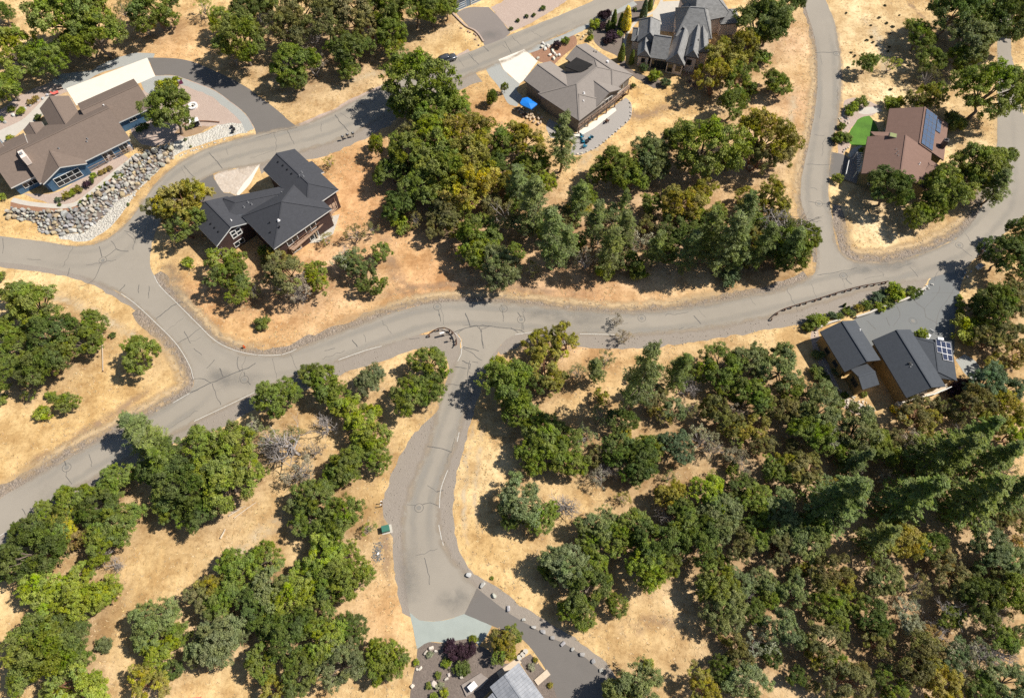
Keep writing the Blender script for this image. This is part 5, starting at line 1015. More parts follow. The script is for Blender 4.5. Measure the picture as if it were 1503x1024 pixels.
for (s_, tone, kind, lm), ts in bins.items():
    ts.sort(key=lambda x: x[0])
    for i, (d, t) in enumerate(ts):
        w_ = WORD[kind]; to = TONE[tone]
        if kind == 'dead': to = 'leafless grey'
        lab = f'{s_} {to} {w_}, {ORD[i]} such to {lm[0]}' if len(ts) > 1 else f'{s_} {to} {w_}, the only such by {lm[0]}'
        add_tree(t, lab.replace('leafless grey bare', 'leafless grey'))
    # litter under the crowns
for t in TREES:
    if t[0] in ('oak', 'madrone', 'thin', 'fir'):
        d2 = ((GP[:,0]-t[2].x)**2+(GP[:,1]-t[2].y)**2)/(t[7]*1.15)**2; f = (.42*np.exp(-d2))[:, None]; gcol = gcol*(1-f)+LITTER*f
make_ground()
# ------------------------------------------------------------------ dry grass, pebbles
def scatter(n, box, u_ok=None):
    P = np.stack([RNG.uniform(box[0], box[1], n), RNG.uniform(box[2], box[3], n)], 1); ok = np.ones(n, bool)
    for h_ in HARD: ok &= ~inside(P, h_)
    # keep what the camera can see, with a margin
    dep = P[:, 1]*SP+H*CP; ok &= np.abs(P[:, 0]/dep*F) < 860
    return P[ok]
P = scatter(110000, (-170, 170, -18, 175))
patch = np.array([noise.noise((x*.12, y*.12, 1))+.6*noise.noise((x*.5, y*.5, 2)) for x, y in P]); P = P[patch+RNG.normal(size=len(P))*.25 > -.1]
n = len(P); k = 3; C = np.repeat(P, k, 0); a = RNG.uniform(0, 6.283, n*k); ht = np.repeat(RNG.uniform(.04, .17, n), k)*RNG.uniform(.7, 1.2, n*k); ln = RNG.uniform(.1, .45, n*k); wd = RNG.uniform(.03, .07, n*k)
dx, dy = np.cos(a), np.sin(a); z0 = np.zeros(n*k)
V = np.stack([np.c_[C[:,0]-dy*wd, C[:,1]+dx*wd, z0], np.c_[C[:,0]+dy*wd, C[:,1]-dx*wd, z0], np.c_[C[:,0]+dx*ln+dy*wd*.3, C[:,1]+dy*ln-dx*wd*.3, ht], np.c_[C[:,0]+dx*ln-dy*wd*.3, C[:,1]+dy*ln+dx*wd*.3, ht]], 1).reshape(-1, 3)
lv = np.repeat(np.repeat(RNG.random((n, 3)), k, 0)*.6+.4*RNG.random((n*k, 3)), 4, 0)
o = link('dry_grass', quadmesh('dry_grass', V, lv, M['straw'])); o['kind'] = 'stuff'; o.color = (.56, .41, .21, 1)
o['label'] = 'dry straw-coloured grass tufts covering the open slopes'


# ================================================================== ROCKS
def rockmesh(i, sub=1 if False else 2, flat=.75, rough=.34):
    bm = bmesh.new(); bmesh.ops.create_icosphere(bm, subdivisions=sub, radius=1)
    for v in bm.verts:
        d = v.co.normalized(); k = 1+rough*noise.noise(d*1.3+Vector((i*7.1, 0, 0)))*1.5+rough*.5*noise.noise(d*3.1+Vector((0, i*3.3, 0)))
        q = d*k; q = Vector((max(-.72, min(.7, q.x)), max(-.68, min(.72, q.y)), max(-.6, min(.6, q.z)))); e1 = Vector((math.sin(i*2.1), math.cos(i*2.1), .5)).normalized(); q -= e1*max(0, q.dot(e1)-.55); e2 = Vector((math.sin(i*1.3+2.4), math.cos(i*1.3+2.4), .25)).normalized(); q -= e2*max(0, q.dot(e2)-.55); v.co = Vector((q.x, q.y*.85, q.z*flat))
    me = bpy.data.meshes.new('boulder'); bm.to_mesh(me); bm.free(); me.materials.append(M['rock']); return me
ROCK = [rockmesh(i) for i in range(7)]
def rock(px, r, label, group, col, z=0, name='boulder', cat='boulder', sq=1., p=None):
    o = bpy.data.objects.new(name, random.choice(ROCK)); COL.objects.link(o); q = p or at(*px)
    k = random.uniform(.85, 1.2); o.scale = (r*random.uniform(.9, 1.35), r*random.uniform(.8, 1.1), r*sq*random.uniform(.8, 1.1)); o.location = (q.x, q.y, z+r*sq*.35)
    o.rotation_euler = (random.uniform(-.25, .25), random.uniform(-.25, .25), random.uniform(0, 6.28)); o.color = (col[0]*k, col[1]*k*random.uniform(.97, 1.02), col[2]*k*random.uniform(.9, 1.05), 1)
    return tag(o, label, cat, group)
wall_up = z2(85,690,150,655,280,655,420,685,560,690,700,685,820,665,930,570,1010,520,1090,455,1150,415,1250,320,1350,220,1463,110)+z3(480,880,640,830)
wall_lo = z2(90,720,140,745,260,755,390,790,430,885,620,912,780,895,920,880,1010,800,1100,735,1180,640,1250,560,1340,500,1463,430)+z3(560,980,640,930)
up_ = smooth(W(wall_up), False, .7); lo_ = smooth(W(wall_lo), False, .7)
def along(p, t): k = t*(len(p)-1); i = int(min(k, len(p)-2)); return p[i].lerp(p[i+1], k-i)
pts = []; rr = random.Random(3)
for _ in range(16000):
    t, s = rr.random(), rr.random(); q = along(lo_, t).lerp(along(up_, t), s); sp = rr.choice([.5, .7, .85, 1.0, 1.25])
    if all((q-p[0]).length > (sp+p[2])*.5*.88 for p in pts): pts.append((q, s, sp))
    if len(pts) > 285: break
for q, s, sp in pts:
    rock(None, sp*.64, 'grey or tan boulder piled in the rock wall in front of the blue house', 'boulders in the rock wall', rr.choice([(.3,.29,.265), (.36,.345,.31), (.24,.235,.225), (.46,.41,.33), (.38,.3,.19), (.4,.39,.36)]), s*.9, p=Vector((q.x, q.y, 0)), sq=.9+s*.6)
me_ = MB(); n_ = 40
for i in range(n_):
    a, b, c, d = along(lo_, i/n_), along(lo_, (i+1)/n_), along(up_, (i+1)/n_), along(up_, i/n_)
    me_.add([(a.x, a.y, .02), (b.x, b.y, .02), (c.x, c.y, .75), (d.x, d.y, .75)], [(0, 1, 2, 3)])
    e1_, e2_ = c+(c-b)*.1, d+(d-a)*.1; me_.add([(d.x, d.y, .75), (c.x, c.y, .75), (e1_.x, e1_.y, .0), (e2_.x, e2_.y, .0)], [(0, 1, 2, 3)])
struct(me_.build('rock_wall_bank', M['mulch']))
for u, v in [(688,843),(708,858),(725,874)]: rock((u, v), .62, 'pale grey boulder beside the end of the light road, %s from the dark driveway' % {688: 'farthest', 708: 'second', 725: 'nearest'}[u], 'boulders along the drive', (.38,.37,.35), sq=.95)
dr_ = [(746,893),(769,909),(783,920),(797,927),(811,935),(826,944),(840,952),(855,960),(870,970),(883,983),(893,1000)]
for i, (u, v) in enumerate(dr_): rock((u, v), .5 if i != 1 else .38, 'small grey boulder edging the dark driveway, %s from the light road' % ['first','second','third','fourth','fifth','sixth','seventh','eighth','ninth','tenth','eleventh'][i], 'boulders along the drive', (.34,.33,.32), sq=.95)
pe = smooth(W(z6(1205,230,1215,330,1200,400,1120,480,1020,570,920,650,840,710,740,755,640,780)), False, .95)
for i, q in enumerate(pe): rock(None, .3, 'pale rough stone in the curved edging of the gravel patio', 'patio edging stones', (.5,.45,.38), name='edging_stone', cat='stone', p=Vector((q.x, q.y, 0)))
for u, v in z5(420,110,470,135,440,165,520,190,490,230,560,240,530,270,410,140,590,230,540,215,360,265): rock((u, v), .55, 'white grey landscape rock beside the grey-roofed house entry', 'entry rocks', (.62,.58,.52), name='landscape_rock', cat='rock')
for i in range(26):
    t = rr.random(); u, v = z5(150+230*t+rr.uniform(-60, 60), 790+150*t+rr.uniform(-40, 60))[0]; rock((u, v), .42, 'tan quarry stone heaped below the blue canopy', 'quarry stones below the canopy', (.5,.38,.27), rr.uniform(0, .25), name='quarry_stone', cat='stone')
for u, v in z5(800,20,850,30,880,10,830,60): rock((u, v), .4, 'tan garden rock under the purple shrub by the road', 'garden rocks by the road', (.52,.43,.3), name='landscape_rock', cat='rock')
for u, v, r in [(633,951,.45),(625,957,.4),(640,955,.3),(636,1003,.75),(655,996,.4),(659,990,.35),(677,992,.5),(606,1006,.4),(617,980,.4),(612,982,.3)]: rock((u, v), r, 'pale rock in the mulch garden below the green concrete apron', 'mulch garden rocks', (.52,.46,.39), name='landscape_rock', cat='rock')
for i in range(46):
    t = rr.random(); u, v = zb(330+230*t+rr.uniform(-40, 40), 900+120*t+rr.uniform(-60, 60))[0]; rock((u, v), rr.uniform(.18, .34), 'small pale stone in the rock garden below the tan house', 'stones below the tan house', (.56,.5,.42), name='garden_stone', cat='stone')
for i in range(34):
    t = i/34; P0 = zb(40,200,70,440,150,600,215,740,330,870); k = t*4; j = int(k); u = P0[j][0]*(1-k+j)+P0[j+1][0]*(k-j); v = P0[j][1]*(1-k+j)+P0[j+1][1]*(k-j); rock((u+rr.uniform(-.5, .5), v), .26, 'pale stone in the low wall along the tan house', 'low stone wall by the tan house', (.54,.47,.38), name='wall_stone', cat='stone')
for u, v in [(1360,421),(1357,426),(1362,424),(1353,431),(1368,418),(1412,409),(1416,401),(1420,407),(1425,399)]: rock((u, v), .33, 'grey stone at the mouth of the cracked driveway', 'driveway mouth stones', (.42,.4,.37), name='edging_stone', cat='stone')
for u, v in z2(40,90) and [(1,178),(8,180),(20,170),(37,160),(45,155),(55,148),(63,145),(70,140)]: rock((u, v), .5, 'grey rock lining the path behind the blue house', 'path rocks', (.42,.42,.42), name='landscape_rock', cat='rock')
for u, v in z8(230,290,260,270,290,300,210,300,270,320,300,340,220,320,260,600,280,590,250,620,300,580): rock((u, v), .3, 'small pale rock in the planting bed by the green lawn', 'lawn bed rocks', (.5,.45,.38), name='landscape_rock', cat='rock')
for u, v in zt(480,350,560,390,590,400,640,420,660,440,690,560,650,490): rock((u, v), .35, 'brown rock along the paved garage drive', 'garage drive rocks', (.36,.26,.2), name='landscape_rock', cat='rock')
rock((555,812), .3, 'white stone in the middle of the dark pebble patch', None, (.7,.68,.64))
# pebbles that nobody could count
P1 = []
for poly_, n_ in ((wall_lo[8:]+[(345,200),(300,214),(262,228),(230,250),(205,278),(185,305),(165,330),(140,347),(110,352)], 2600),):
    A = np.array([tuple(q) for q in W(poly_)]); mn, mx = A.min(0), A.max(0); Q = np.stack([RNG.uniform(mn[0], mx[0], n_*3), RNG.uniform(mn[1], mx[1], n_*3)], 1); P1.append(Q[inside(Q, A)])
P1 = np.concatenate(P1)[:3000]; mb_ = MB()
bt = np.array([v.co for v in ROCK[0].vertices]) if False else None
OC = [(1,0,0),(-1,0,0),(0,1,0),(0,-1,0),(0,0,1),(0,0,-1)]; OF = [(0,2,4),(2,1,4),(1,3,4),(3,0,4),(2,0,5),(1,2,5),(3,1,5),(0,3,5)]
def pebbles(name, P_, rmin, rmax, mat, color, label):
    mb_ = MB()
    for x, y in P_:
        r = random.uniform(rmin, rmax); a = random.uniform(0, 6.28); ca, sa = math.cos(a), math.sin(a); k = [random.uniform(.7, 1.2) for _ in range(6)]
        mb_.add([(x+r*k[i]*(v[0]*ca-v[1]*sa), y+r*k[i]*(v[0]*sa+v[1]*ca), r*.25+r*.6*k[i]*v[2]) for i, v in enumerate(OC)], OF)
    o = mb_.build(name, mat); o['kind'] = 'stuff'; o.color = (*color, 1); o['label'] = label; return o
pebbles('white_cobbles', P1, .12, .3, M['rock'], (.46,.425,.365), 'white cobbles spread between the rock wall and the road')
VP = []
for pts_, off, n_ in [([(451,503),(517,478),(578,455),(654,440),(755,442),(851,453),(953,455),(1055,440),(1105,430),(1141,424)], 1.6, 900), ([(226,404),(260,442),(292,472),(318,496),(348,511),(380,518),(425,516)], 1.5, 420),
    ([(1230,330),(1240,366),(1258,378),(1301,379),(1349,367),(1398,345),(1424,320),(1444,283)], 1.8, 620), ([(-10,728),(76,680),(137,646),(193,616),(250,586),(272,570),(278,555),(268,525),(250,500),(225,475),(205,455)], 1.6, 700), ([(1196,357),(1176,290),(1186,203),(1196,140),(1196,76),(1188,38)], .9, 420), ([(300,625),(380,588),(440,563),(500,541),(560,520)], 1.4, 260), ([(820,500),(900,506),(1000,498),(1080,486),(1150,470),(1210,460)], 1.6, 320), ([(655,560),(635,610),(605,670),(580,730),(575,800)], 3.0, 420), ([(700,590),(680,660),(660,730),(655,800),(685,840)], 1.2, 260)]:
    p_ = smooth(W(pts_), False, .5)
    for _ in range(n_): q = along(p_, random.random()); VP.append((q.x+random.gauss(0, off*.6), q.y+random.gauss(0, off*.6)))
VP = np.array(VP); netA = np.array([tuple(q) for q in netw]); VP = VP[~inside(VP, netA)]; VP = VP[RNG.random(len(VP)) < .55]
pebbles('loose_stones', VP, .05, .15, M['rock'], (.29,.245,.2), 'loose grey-brown stones along the road verges')
VB = []
for _ in range(150): u, v = 554+random.gauss(0, 4), 810+random.gauss(0, 8); VB.append(at(u, v).xy)
pebbles('dark_pebbles', [tuple(q) for q in VB], .07, .18, M['rock'], (.17,.165,.155), 'dark grey pebbles in a patch beside the light road')

# ================================================================== SMALL THINGS
def local(name, label, cat, px, rz=0, group=None, z=0): p = at(*px, z); return thing(name, label, cat, (p.x, p.y, z), rz, group)
# ---- parked car
pa, pb = at(642, 94), at(671, 83); car = local('parked_car', 'dark grey estate car parked at the kerb of the upper road', 'car', (656.5, 89.5), math.atan2(pb.y-pa.y, pb.x-pa.x))
def loft(secs, mi=0):
    m = MB(); n = len(secs[0])
    for i, s_ in enumerate(secs): m.v += [tuple(p) for p in s_]
    for i in range(len(secs)-1):
        for j in range(n): m.f.append((i*n+j, i*n+(j+1) % n, (i+1)*n+(j+1) % n, (i+1)*n+j)); m.m.append(0)
    m.f += [tuple(range(n))[::-1], tuple(range((len(secs)-1)*n, len(secs)*n))]; m.m += [0, 0]; return m
def ring(x, w_, z0, z1, tw, c=.1): return [(x, -w_+c, z0), (x, w_-c, z0), (x, w_, z0+c), (x, w_, (z0+z1)/2), (x, tw, z1-c*.6), (x, tw-c, z1), (x, -tw+c, z1), (x, -tw, z1-c*.6), (x, -w_, (z0+z1)/2), (x, -w_, z0+c)]
body = loft([ring(-2.3, .72, .42, .85, .66), ring(-2.2, .86, .3, 1.0, .8), ring(-1.6, .92, .26, 1.05, .86), ring(0, .93, .25, 1.03, .87), ring(1.0, .93, .26, 1.0, .85), ring(1.75, .9, .28, .9, .8), ring(2.2, .8, .32, .78, .7), ring(2.32, .62, .4, .66, .55)]).build('body', M['carpaint'], car, True)
loft([ring(-2.1, .78, 1.0, 1.03, .76, .01), ring(-1.85, .78, .98, 1.5, .62, .05), ring(-1.2, .8, .98, 1.62, .64, .06), ring(-.2, .8, .98, 1.63, .64, .06), ring(.35, .8, .98, 1.56, .62, .05), ring(1.15, .78, .96, .99, .74, .01)]).build('windows', M['glass'], car, True)
loft([ring(-1.9, .6, 1.49, 1.54, .58, .02), ring(-1.2, .63, 1.6, 1.66, .6, .02), ring(-.2, .63, 1.61, 1.67, .6, .02), ring(.3, .6, 1.55, 1.6, .57, .02)]).build('car_roof', M['carpaint'], car, True)
for sx in (-1.42, 1.4):
    for sy in (-.84, .84):
        m = MB(); m.tube([(sx, sy-.11, .34), (sx, sy+.11, .34)], .34, 18); wh = m.build('wheel', M['rubber'], car); m = MB(); m.tube([(sx, sy-.12, .34), (sx, sy+.12, .34)], .2, 14); m.build('rim', M['steel'], wh)
for sy in (-.6, .6):
    m = MB(); m.box((2.2, sy, .68), (.18, .3, .14)); m.build('headlight', M['lamp'], car); m = MB(); m.box((-2.25, sy*1.1, .9), (.12, .2, .22)); m.build('tail_light', M['redlamp'], car)
    m = MB(); m.box((.75, sy*1.68, 1.05), (.18, .16, .13)); m.build('wing_mirror', M['carpaint'], car)
for sy in (-.5, .5): m = MB(); m.bar((-1.6, sy, 1.7), (.1, sy, 1.7), .05, .05); m.build('roof_rail', M['black'], car)
# ---- utility box
g = local('utility_box', 'green utility box with a sloped lid on the dry verge', 'utility box', (567, 777), .25)
m = MB(); m.box((0, 0, .45), (1.15, .95, .9)); m.build('cabinet', M['green'], g); m = MB(); m.box((0, 0, .95), (1.25, 1.05, .1)); m.build('lid', M['green'], g); m = MB(); m.box((.1, 0, .03), (1.7, 1.4, .06)); m.build('base_pad', M['concrete2'], g)
for i, (u, v) in enumerate([(561, 738), (560.5, 743)]):
    g = local('marker_post', 'short white-topped marker post on the wide gravel verge, %s the green box' % ('farther from' if i == 0 else 'closer to'), 'post', (u, v), .3, 'marker posts'); m = MB(); m.box((0, 0, .55), (.16, .12, 1.1)); m.build('stake', M['wood'], g); m = MB(); m.box((0, 0, 1.14), (.2, .16, .1)); m.build('cap', M['white'], g)
# ---- hydrant
g = local('fire_hydrant', 'orange-red fire hydrant on the dry verge inside the road bend', 'hydrant', (359, 510)); m = MB(); m.cyl((0, 0, 0), .2, .08, 12); m.cyl((0, 0, .08), .14, .6, 12); m.build('barrel', M['hydrant'], g)
m = MB(); m.cyl((0, 0, .66), .18, .05, 12); m.cyl((0, 0, .71), .14, .16, 12, r2=.04); m.build('bonnet', M['hydrant'], g); m = MB(); m.tube([(-.26, 0, .48), (.26, 0, .48)], .08, 10); m.tube([(0, -.24, .45), (0, 0, .45)], .1, 10); m.build('nozzle', M['hydrant'], g)
# ---- guard rails
def rail(name, label, pts, step, h_=.75, tilt=0):
    p = [Vector((q.x, q.y, 0)) for q in smooth(W(pts), False, .6)]; g = thing(name, label, 'guard rail', p[0], world=True)
    m = MB()
    for z_, dz in ((h_-.12, .12), (h_+.04, .12)):
        for a, b in zip(p, p[1:]): m.bar(a+Vector((0, 0, z_)), b+Vector((0, 0, z_)), .07, dz)
    m.build('rail', M['rust'], g); L_ = 0; nxt = 0
    for i, (a, b) in enumerate(zip(p, p[1:])):
        d = (b-a).normalized(); nn = Vector((d.y, -d.x, 0))
        if L_ >= nxt or i == len(p)-2:
            m = MB(); q = a+nn*.16; m.box((q.x, q.y, h_/2), (.2, .2, h_+.1), rz=math.atan2(d.y, d.x)); m.build('post', M['rust'], g); nxt += step
        L_ += (b-a).length
rail('guard_rail', 'curved rusty guard rail around the tip of the verge at the junction', zr(360,410,430,350,530,300,640,285,740,320,830,410,860,500,865,560,830,610), 1.7)
rail('guard_rail', 'long low rusty guard rail stepping along the road above the tan house', t8(30,845,80,800,180,765,300,730,420,692,540,660,640,642,705,630), 1.6, .6)
rail('guard_rail', 'short rusty guard rail at the bend beside the white box', t8(1330,390,1290,410,1250,455,1235,510), 1.4, .7)
# ---- signs and boxes behind the rails
for i, (u, v, w_) in enumerate([(649.5, 493, .9), (656.5, 491.5, .5), (662, 500.5, .45)]):
    g = local('mailbox', ['dark mailbox on a post, longest of the three behind the curved rail', 'dark mailbox on a post, closest to the curved rail', 'small dark mailbox on a post, closest to the oak tree behind the curved rail'][i], 'mailbox', (u, v), .3, 'mailboxes at the junction')
    m = MB(); m.box((0, 0, .5), (.1, .1, 1.0)); m.build('post', M['wood'], g); m = MB(); m.box((0, 0, 1.1), (w_, .35, .22)); m.tube([(-w_/2, 0, 1.2), (w_/2, 0, 1.2)], .175, 10); m.build('box', M['white' if i == 0 else 'black'], g)
for i, (u, v) in enumerate([(504, 206), (511, 203), (519, 201)]):
    g = local('mailbox', ['white-lidded dark mailbox on the gravel roadside, lowest of three in a row', 'white-lidded dark mailbox between two others on the gravel roadside', 'white-lidded dark mailbox on the gravel roadside, nearest the big tree shadow'][i], 'mailbox', (u, v), .3, 'mailboxes by the upper road')
    m = MB(); m.box((0, 0, .5), (.12, .12, 1.0)); m.build('post', M['black'], g); m = MB(); m.box((0, 0, 1.12), (.6, .4, .28)); m.build('box', M['black'], g); m = MB(); m.box((.1, .0, 1.3), (.3, .42, .08)); m.build('lid', M['steel'], g)
for u, v, l in [(1446, 373, 'white utility box at the bend beside the short rail'), (1436, 393, 'small white utility box on dry grass below the short rail')]:
    g = local('utility_box', l, 'utility box', (u, v), .4); m = MB(); m.box((0, 0, .4), (.9, .8, .8)); m.build('cabinet', M['white'], g); m = MB(); m.box((0, 0, .84), (1.0, .9, .08)); m.build('lid', M['steel'], g)
# ---- manholes
MH = [(151,382,'at the three-way junction below the rock wall'),(359,557,'in the wide bend near the fire hydrant'),(98,686,'on the lower road beside the rock verge'),(642,450,'on the main road above the curved rail'),(739,453,'on the main road, between two others, above the junction'),(615,745,'in the light road near the green box'),(765,469,'on the main road just past the tar crack junction'),(942,467,'on the main road by the tall pine top'),(1202,299,'on the upper side road'),(1238,405,'at the side road junction by the long rail'),(1408,400,'at the mouth of the cracked driveway'),(1408,360,'in the bend by the short rail'),(1457,293,'on the road by the far bend'),(1340,471,'in the cracked grey driveway'),(1228,79,'at the edge of the upper side road')]
for u, v, l in MH:
    p = at(u, v); g = thing('manhole_cover', 'round metal manhole cover '+l, 'manhole cover', (p.x, p.y, .0), random.uniform(0, 3), 'manhole covers')
    m = MB(); m.cyl((0, 0, .012), .36, .02, 24); m.build('lid', M['iron'], g); m = MB()
    for k in range(28):
        a, b = 6.2832*k/28, 6.2832*(k+1)/28; m.add([(r*math.cos(t), r*math.sin(t), .0225) for r, t in ((.7, a), (.77, a), (.77, b), (.7, b))], [(0, 1, 2, 3)])
    m.build('tar_ring', M['tar'], g)
# ---- things round the houses
def adirondack(u, v, rz, l, mat='chairblue'):
    g = local('garden_chair', l, 'chair', (u, v), rz, 'patio chairs'); m = MB(); m.box((0, 0, .36), (.6, .6, .05)); m.build('seat', M[mat], g); m = MB(); m.bar((-.28, 0, .36), (-.5, 0, 1.05), .6, .05); m.build('backrest', M[mat], g)
    for s_ in (-1, 1):
        m = MB(); m.box((.02, s_*.36, .58), (.7, .12, .04)); m.build('arm', M[mat], g)
        for sx in (-.25, .28): m = MB(); m.box((sx, s_*.33, .28), (.07, .07, .56)); m.build('leg', M[mat], g)
ch_ = z6(685,600,700,650,720,700,780,610,690,620)
for i, (x, rz) in enumerate(zip(ch_[:4], (-.8, .0, .9, 2.6))): adirondack(*x, rz, ['teal garden chair on the gravel patio, closest to the pine', 'teal garden chair on the gravel patio, middle of the left trio', 'teal garden chair on the gravel patio, closest to the stone edging', 'teal garden chair on the gravel patio, standing apart facing the others'][i])
g = local('patio_table', 'low dark round table between the teal patio chairs', 'table', z6(742,650)[0]); m = MB(); m.cyl((0, 0, .4), .5, .05, 18); m.build('table_top', M['black'], g); m = MB(); m.cyl((0, 0, 0), .1, .4, 8); m.build('leg', M['black'], g)
adirondack(*z6(960,430)[0], 1.2, 'dark garden chair alone on the grey gravel patio', 'rust')
p = z5(160,680,250,680,360,745,285,805)
g = local('canopy', 'bright blue canopy beside the grey-roofed house', 'canopy', z5(262,740)[0], z=0)
C_ = [at(*q, 2.4) for q in z5(170,740,195,690,250,678,362,748,290,806,185,760)]; ct = at(*z5(265,742)[0], 2.8); o0 = Vector(g.location)
m = MB(); n_ = len(C_); m.add([c-o0 for c in C_]+[ct-o0]+[c-o0-Vector((0, 0, .25)) for c in C_], [(i, (i+1) % n_, n_) for i in range(n_)]+[((i+1) % n_, i, n_+1+i, n_+1+(i+1) % n_) for i in range(n_)]); m.build('canvas', M['tarp'], g)
for i in (0, 2, 3, 4): q = C_[i]-o0; m = MB(); m.box((q.x*.93, q.y*.93, 1.12), (.07, .07, 2.25)); m.build('leg', M['steel'], g)
for i, q in enumerate(z5(420,770,440,745)): g = local('storage_bin', ['grey storage bin beside the blue canopy in the house shade', 'grey storage bin nearer the wall in the house shade'][i], 'bin', q, .7); m = MB(); m.box((0, 0, .4), (1.2, .8, .8)); m.build('bin_body', M['steel'], g); m = MB(); m.box((0, 0, .85), (1.26, .86, .1)); m.build('lid', M['greydeck'], g)
for i in range(4):
    a, b = z5(135+i*14, 795+i*4, 205+i*14, 875+i*6); pa, pb = at(*a), at(*b); g = thing('timber_beam', 'brown timber beam stacked by the quarry stones below the blue canopy', 'timber', pa, group='stacked timber beams', world=True); m = MB(); m.bar(pa+Vector((0, 0, .15+.02*i)), pb+Vector((0, 0, .15+.02*i)), .25, .25); o = m.build('beam', M['wood'], g)
# fire pit, flag, bench at the blue house
g = local('fire_pit', 'round white-rimmed fire pit on the brown gravel yard', 'fire pit', (283.5, 156.5)); m = MB()
for k in range(18):
    a, b = 6.2832*k/18, 6.2832*(k+1)/18; am = (a+b)/2; m.box((.85*math.cos(am), .85*math.sin(am), .2), (.45, .3, .4), rz=am)
m.build('stone_ring', M['white'], g); m = MB(); m.cyl((0, 0, .05), .62, .12, 18); m.build('ash_bed', M['concrete'], g); m = MB(); m.bar((-.3, -.1, .25), (.3, .15, .25), .14, .14); m.bar((-.15, .25, .3), (.2, -.3, .3), .14, .14); m.build('log', M['black'], g)
g = local('garden_flag', 'purple and white flag on a pole beside the bright round shrub', 'flag', (267, 131), .4); m = MB(); m.cyl((0, 0, 0), .04, 2.6, 6); m.build('pole', M['steel'], g); m = MB(); m.box((.45, 0, 1.9), (.9, .05, 1.2)); m.build('cloth', M['purple'], g); m = MB(); m.box((.3, 0, 2.35), (.5, .06, .35)); m.build('cloth_band', M['white'], g)
g = local('garden_swing', 'white canopied garden swing seat on bare soil below the brown gravel yard', 'garden swing', (289, 186), .45); m = MB(); m.box((0, 0, 1.9), (2.0, 1.2, .06)); m.build('canopy', M['white'], g); m = MB(); m.box((0, 0, .5), (1.6, .55, .1)); m.build('seat', M['black'], g); m = MB(); m.box((0, .3, .85), (1.6, .08, .6)); m.build('backrest', M['black'], g)
for sx in (-.95, .95):
    m = MB(); m.bar((sx, -.55, 0), (sx, 0, 1.9), .06, .06); m.bar((sx, .55, 0), (sx, 0, 1.9), .06, .06); m.build('leg', M['white'], g)
for i, (u, v) in enumerate([(341, 188), (344, 191), (342, 195)]):
    g = local('planter', ['small black planter on white rocks, nearest the brown gravel yard', 'small black planter on white rocks, in the middle of three', 'small black planter on white rocks, nearest the road'][i], 'planter', (u, v), 0, 'black planters'); m = MB(); m.cyl((0, 0, 0), .22, .5, 10, r2=.32); m.build('pot', M['black'], g); m = MB(); m.cyl((0, 0, .48), .34, .06, 10); m.build('pot_rim', M['black'], g)
g = local('lounge_chair', 'faded red lounge chair at the end of the garden path', 'chair', (83, 138), .6); m = MB(); m.box((0, 0, .4), (1.2, .7, .1)); m.build('seat', M['pinkred'], g); m = MB(); m.bar((-.55, 0, .4), (-.9, 0, .95), .7, .08); m.build('backrest', M['pinkred'], g)
for sx in (-.5, .5):
    for sy in (-.3, .3): m = MB(); m.box((sx, sy, .18), (.06, .06, .36)); m.build('leg', M['steel'], g)
g = local('barbecue', 'black barbecue on legs by the blue house side door', 'barbecue', (90.5, 131), .5); m = MB(); m.box((0, 0, .85), (.9, .5, .3)); m.tube([(-.45, 0, 1.0), (.45, 0, 1.0)], .26, 12); m.build('firebox', M['black'], g)
for sx in (-.35, .35): m = MB(); m.box((sx, 0, .35), (.06, .4, .7)); m.build('leg', M['steel'], g)
# tan house chair on the drive and wall
g = local('lounge_chair', 'white curved lounge chair by the green shrub on the cracked driveway', 'chair', zb(1130,300)[0], .9); m = MB(); m.box((0, 0, .45), (1.6, .8, .12)); m.build('seat', M['white'], g); m = MB(); m.bar((.7, 0, .5), (1.15, 0, 1.2), .8, .12); m.build('backrest', M['white'], g)
for sx in (-.6, .6):
    for sy in (-.3, .3): m = MB(); m.box((sx, sy, .2), (.07, .07, .4)); m.build('leg', M['steel'], g)
plant_ = local('potted_bush', 'bright green bush in a pot on the cracked driveway', 'plant', zb(1055,285)[0]); m = MB(); m.cyl((0, 0, 0), .4, .6, 12, r2=.5); m.build('pot', M['black'], plant_)
c_ = bpy.data.objects.new('foliage', PROTO['bush'][1][0]); COL.objects.link(c_); c_.parent = plant_; c_.scale = (1.2, 1.2, 1.2); c_.location = (0, 0, .4); c_.color = (*TINT['L'], 1)
def lowwall(name, label, pts, h_, w_, mat, cat='wall'):
    p = smooth(W(pts), False, .8); g = MB()
    L_, R_ = [], []
    for i in range(len(p)): d = (p[min(i+1, len(p)-1)]-p[max(i-1, 0)]).normalized(); nn = Vector((-d.y, d.x))*w_/2; L_.append(p[i]+nn); R_.append(p[i]-nn)
    g.prism(L_+R_[::-1], -.1, h_); return tag(g.build(name, M[mat]), label, cat)
lowwall('retaining_wall', 'low grey concrete retaining wall along the planted edge of the cracked driveway', t8(520,835,600,810,650,785,740,755,800,735,870,700,920,665), .7, .35, 'concrete2')
lowwall('retaining_wall', 'low grey retaining wall behind the tan house garage roof', [(1197,485),(1207,479),(1220,474),(1232,471)], .6, .35, 'concrete2')
lowwall('stone_border', 'low reddish stone border curving along the paved garage drive', zt(360,160,420,220,500,300,560,345,640,380,700,440,750,520), .3, .35, 'pinkgravel', 'border')
lowwall('gravel_pad_kerb', 'thin white kerb round the outer edge of the blue-grey gravel pad', t1(560,395,640,375), .15, .25, 'concrete', 'kerb')
lowwall('timber_edging', 'dark timber edging on the brown gravel yard', z3(720,640,780,610,900,600,1050,610), .25, .2, 'wood', 'edging')
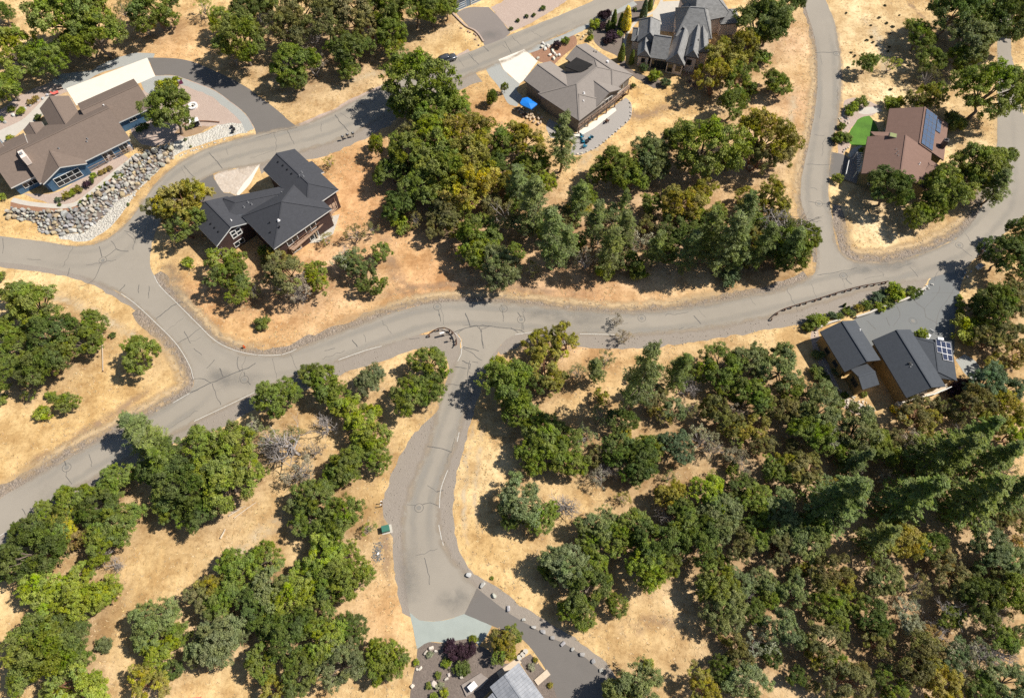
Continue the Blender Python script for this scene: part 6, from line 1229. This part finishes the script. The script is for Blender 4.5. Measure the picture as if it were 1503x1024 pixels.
# fallen logs, sticks
for i, (a, b, r) in enumerate([((324,790),(331,776),.16),((336,757),(352,748),.13),((344,760),(376,737),.11),((340,752),(362,742),.09)]):
    pa, pb = at(*a), at(*b); g = MB(); g.tube([pa+Vector((0, 0, r)), (pa+pb)/2+Vector((.1, .1, r*1.1)), pb+Vector((0, 0, r))], [r, r*.85, r*.5], 7); g.bar((pa+pb)/2+Vector((0, 0, r)), (pa+pb)/2+Vector((.4, .5, r*2)), r*.6, r*.6)
    tag(g.build('fallen_log', M['paleboard']), ['short thick pale log alone on the dry slope', 'pale fallen log under the dark oak clump, shortest of the three close together', 'longest pale fallen log under the dark oak clump', 'thinnest pale fallen log under the dark oak clump'][i], 'log', 'pale fallen logs')
pa, pb = at(151, 489), at(152, 545); g = thing('survey_line', 'pale wooden plank rail standing on dry grass beside two shrubs', 'rail', pa, world=True); m = MB(); m.bar(pa+Vector((0, 0, .3)), pb+Vector((0, 0, .2)), .12, .12); m.build('plank', M['paleboard'], g)
for q in (pa, pb): m = MB(); m.box((q.x, q.y, .2), (.12, .12, .4)); m.build('stake', M['wood'], g)
g = local('awning', 'dusty red tin roof corner of a shelter at the bottom edge among oaks', 'shelter', (281, 1025)); m = MB(); m.box((0, -.6, 1.6), (4.2, 1.4, .1), rz=.05); m.build('tin_sheet', M['pinkred'], g)
for sx in (-1.8, 1.8): m = MB(); m.box((sx, -.6, .78), (.12, .12, 1.56)); m.build('post', M['wood'], g)
for i, q in enumerate(zg(1080,405,1110,380,1135,350)): g = local('planter', ['pale round planter by the metal roof corner, nearest the roof', 'pale round planter by the metal roof corner, in the middle', 'pale round planter by the metal roof corner, nearest the driveway'][i], 'planter', q, 0, 'pale planters'); m = MB(); m.cyl((0, 0, 0), .3, .5, 12, r2=.38); m.build('pot', M['white'], g); m = MB(); m.cyl((0, 0, .48), .4, .06, 12); m.build('pot_rim', M['concrete2'], g)
g = local('patio_table', 'white rectangular table on the terrace beside the metal roof', 'table', zg(650,670)[0], .7, z=.25); m = MB(); m.box((0, 0, .7), (1.3, .9, .06)); m.build('table_top', M['white'], g)
for sx in (-.55, .55):
    for sy in (-.35, .35): m = MB(); m.box((sx, sy, .34), (.06, .06, .68)); m.build('leg', M['black'], g)
# small dry weeds dotted on the pale slope near the upper side road
wd_ = [(1278,38),(1301,35),(1310,40),(1306,50),(1320,23),(1279,55),(1272,60),(1281,63),(1286,68),(1305,70),(1303,76),(1293,80),(1249,78),(1253,84),(1255,82),(1245,100),(1307,132),(1326,122),(1334,97),(1290,27),(1242,20),(1299,9)]
for i, (u, v) in enumerate(wd_):
    e = local('weed_clump', 'small dark weed clump dotted on the pale slope beside the upper side road', 'weed', (u, v), i, 'weed clumps'); c_ = bpy.data.objects.new('foliage', PROTO['bush'][i % 4][0]); COL.objects.link(c_); c_.parent = e; s_ = random.uniform(.25, .5); c_.scale = (s_, s_*.8, s_*.7); c_.color = (.07, .07, .035, 1)
for o in bpy.data.objects:
    if '_w' in o.keys(): del o['_w']
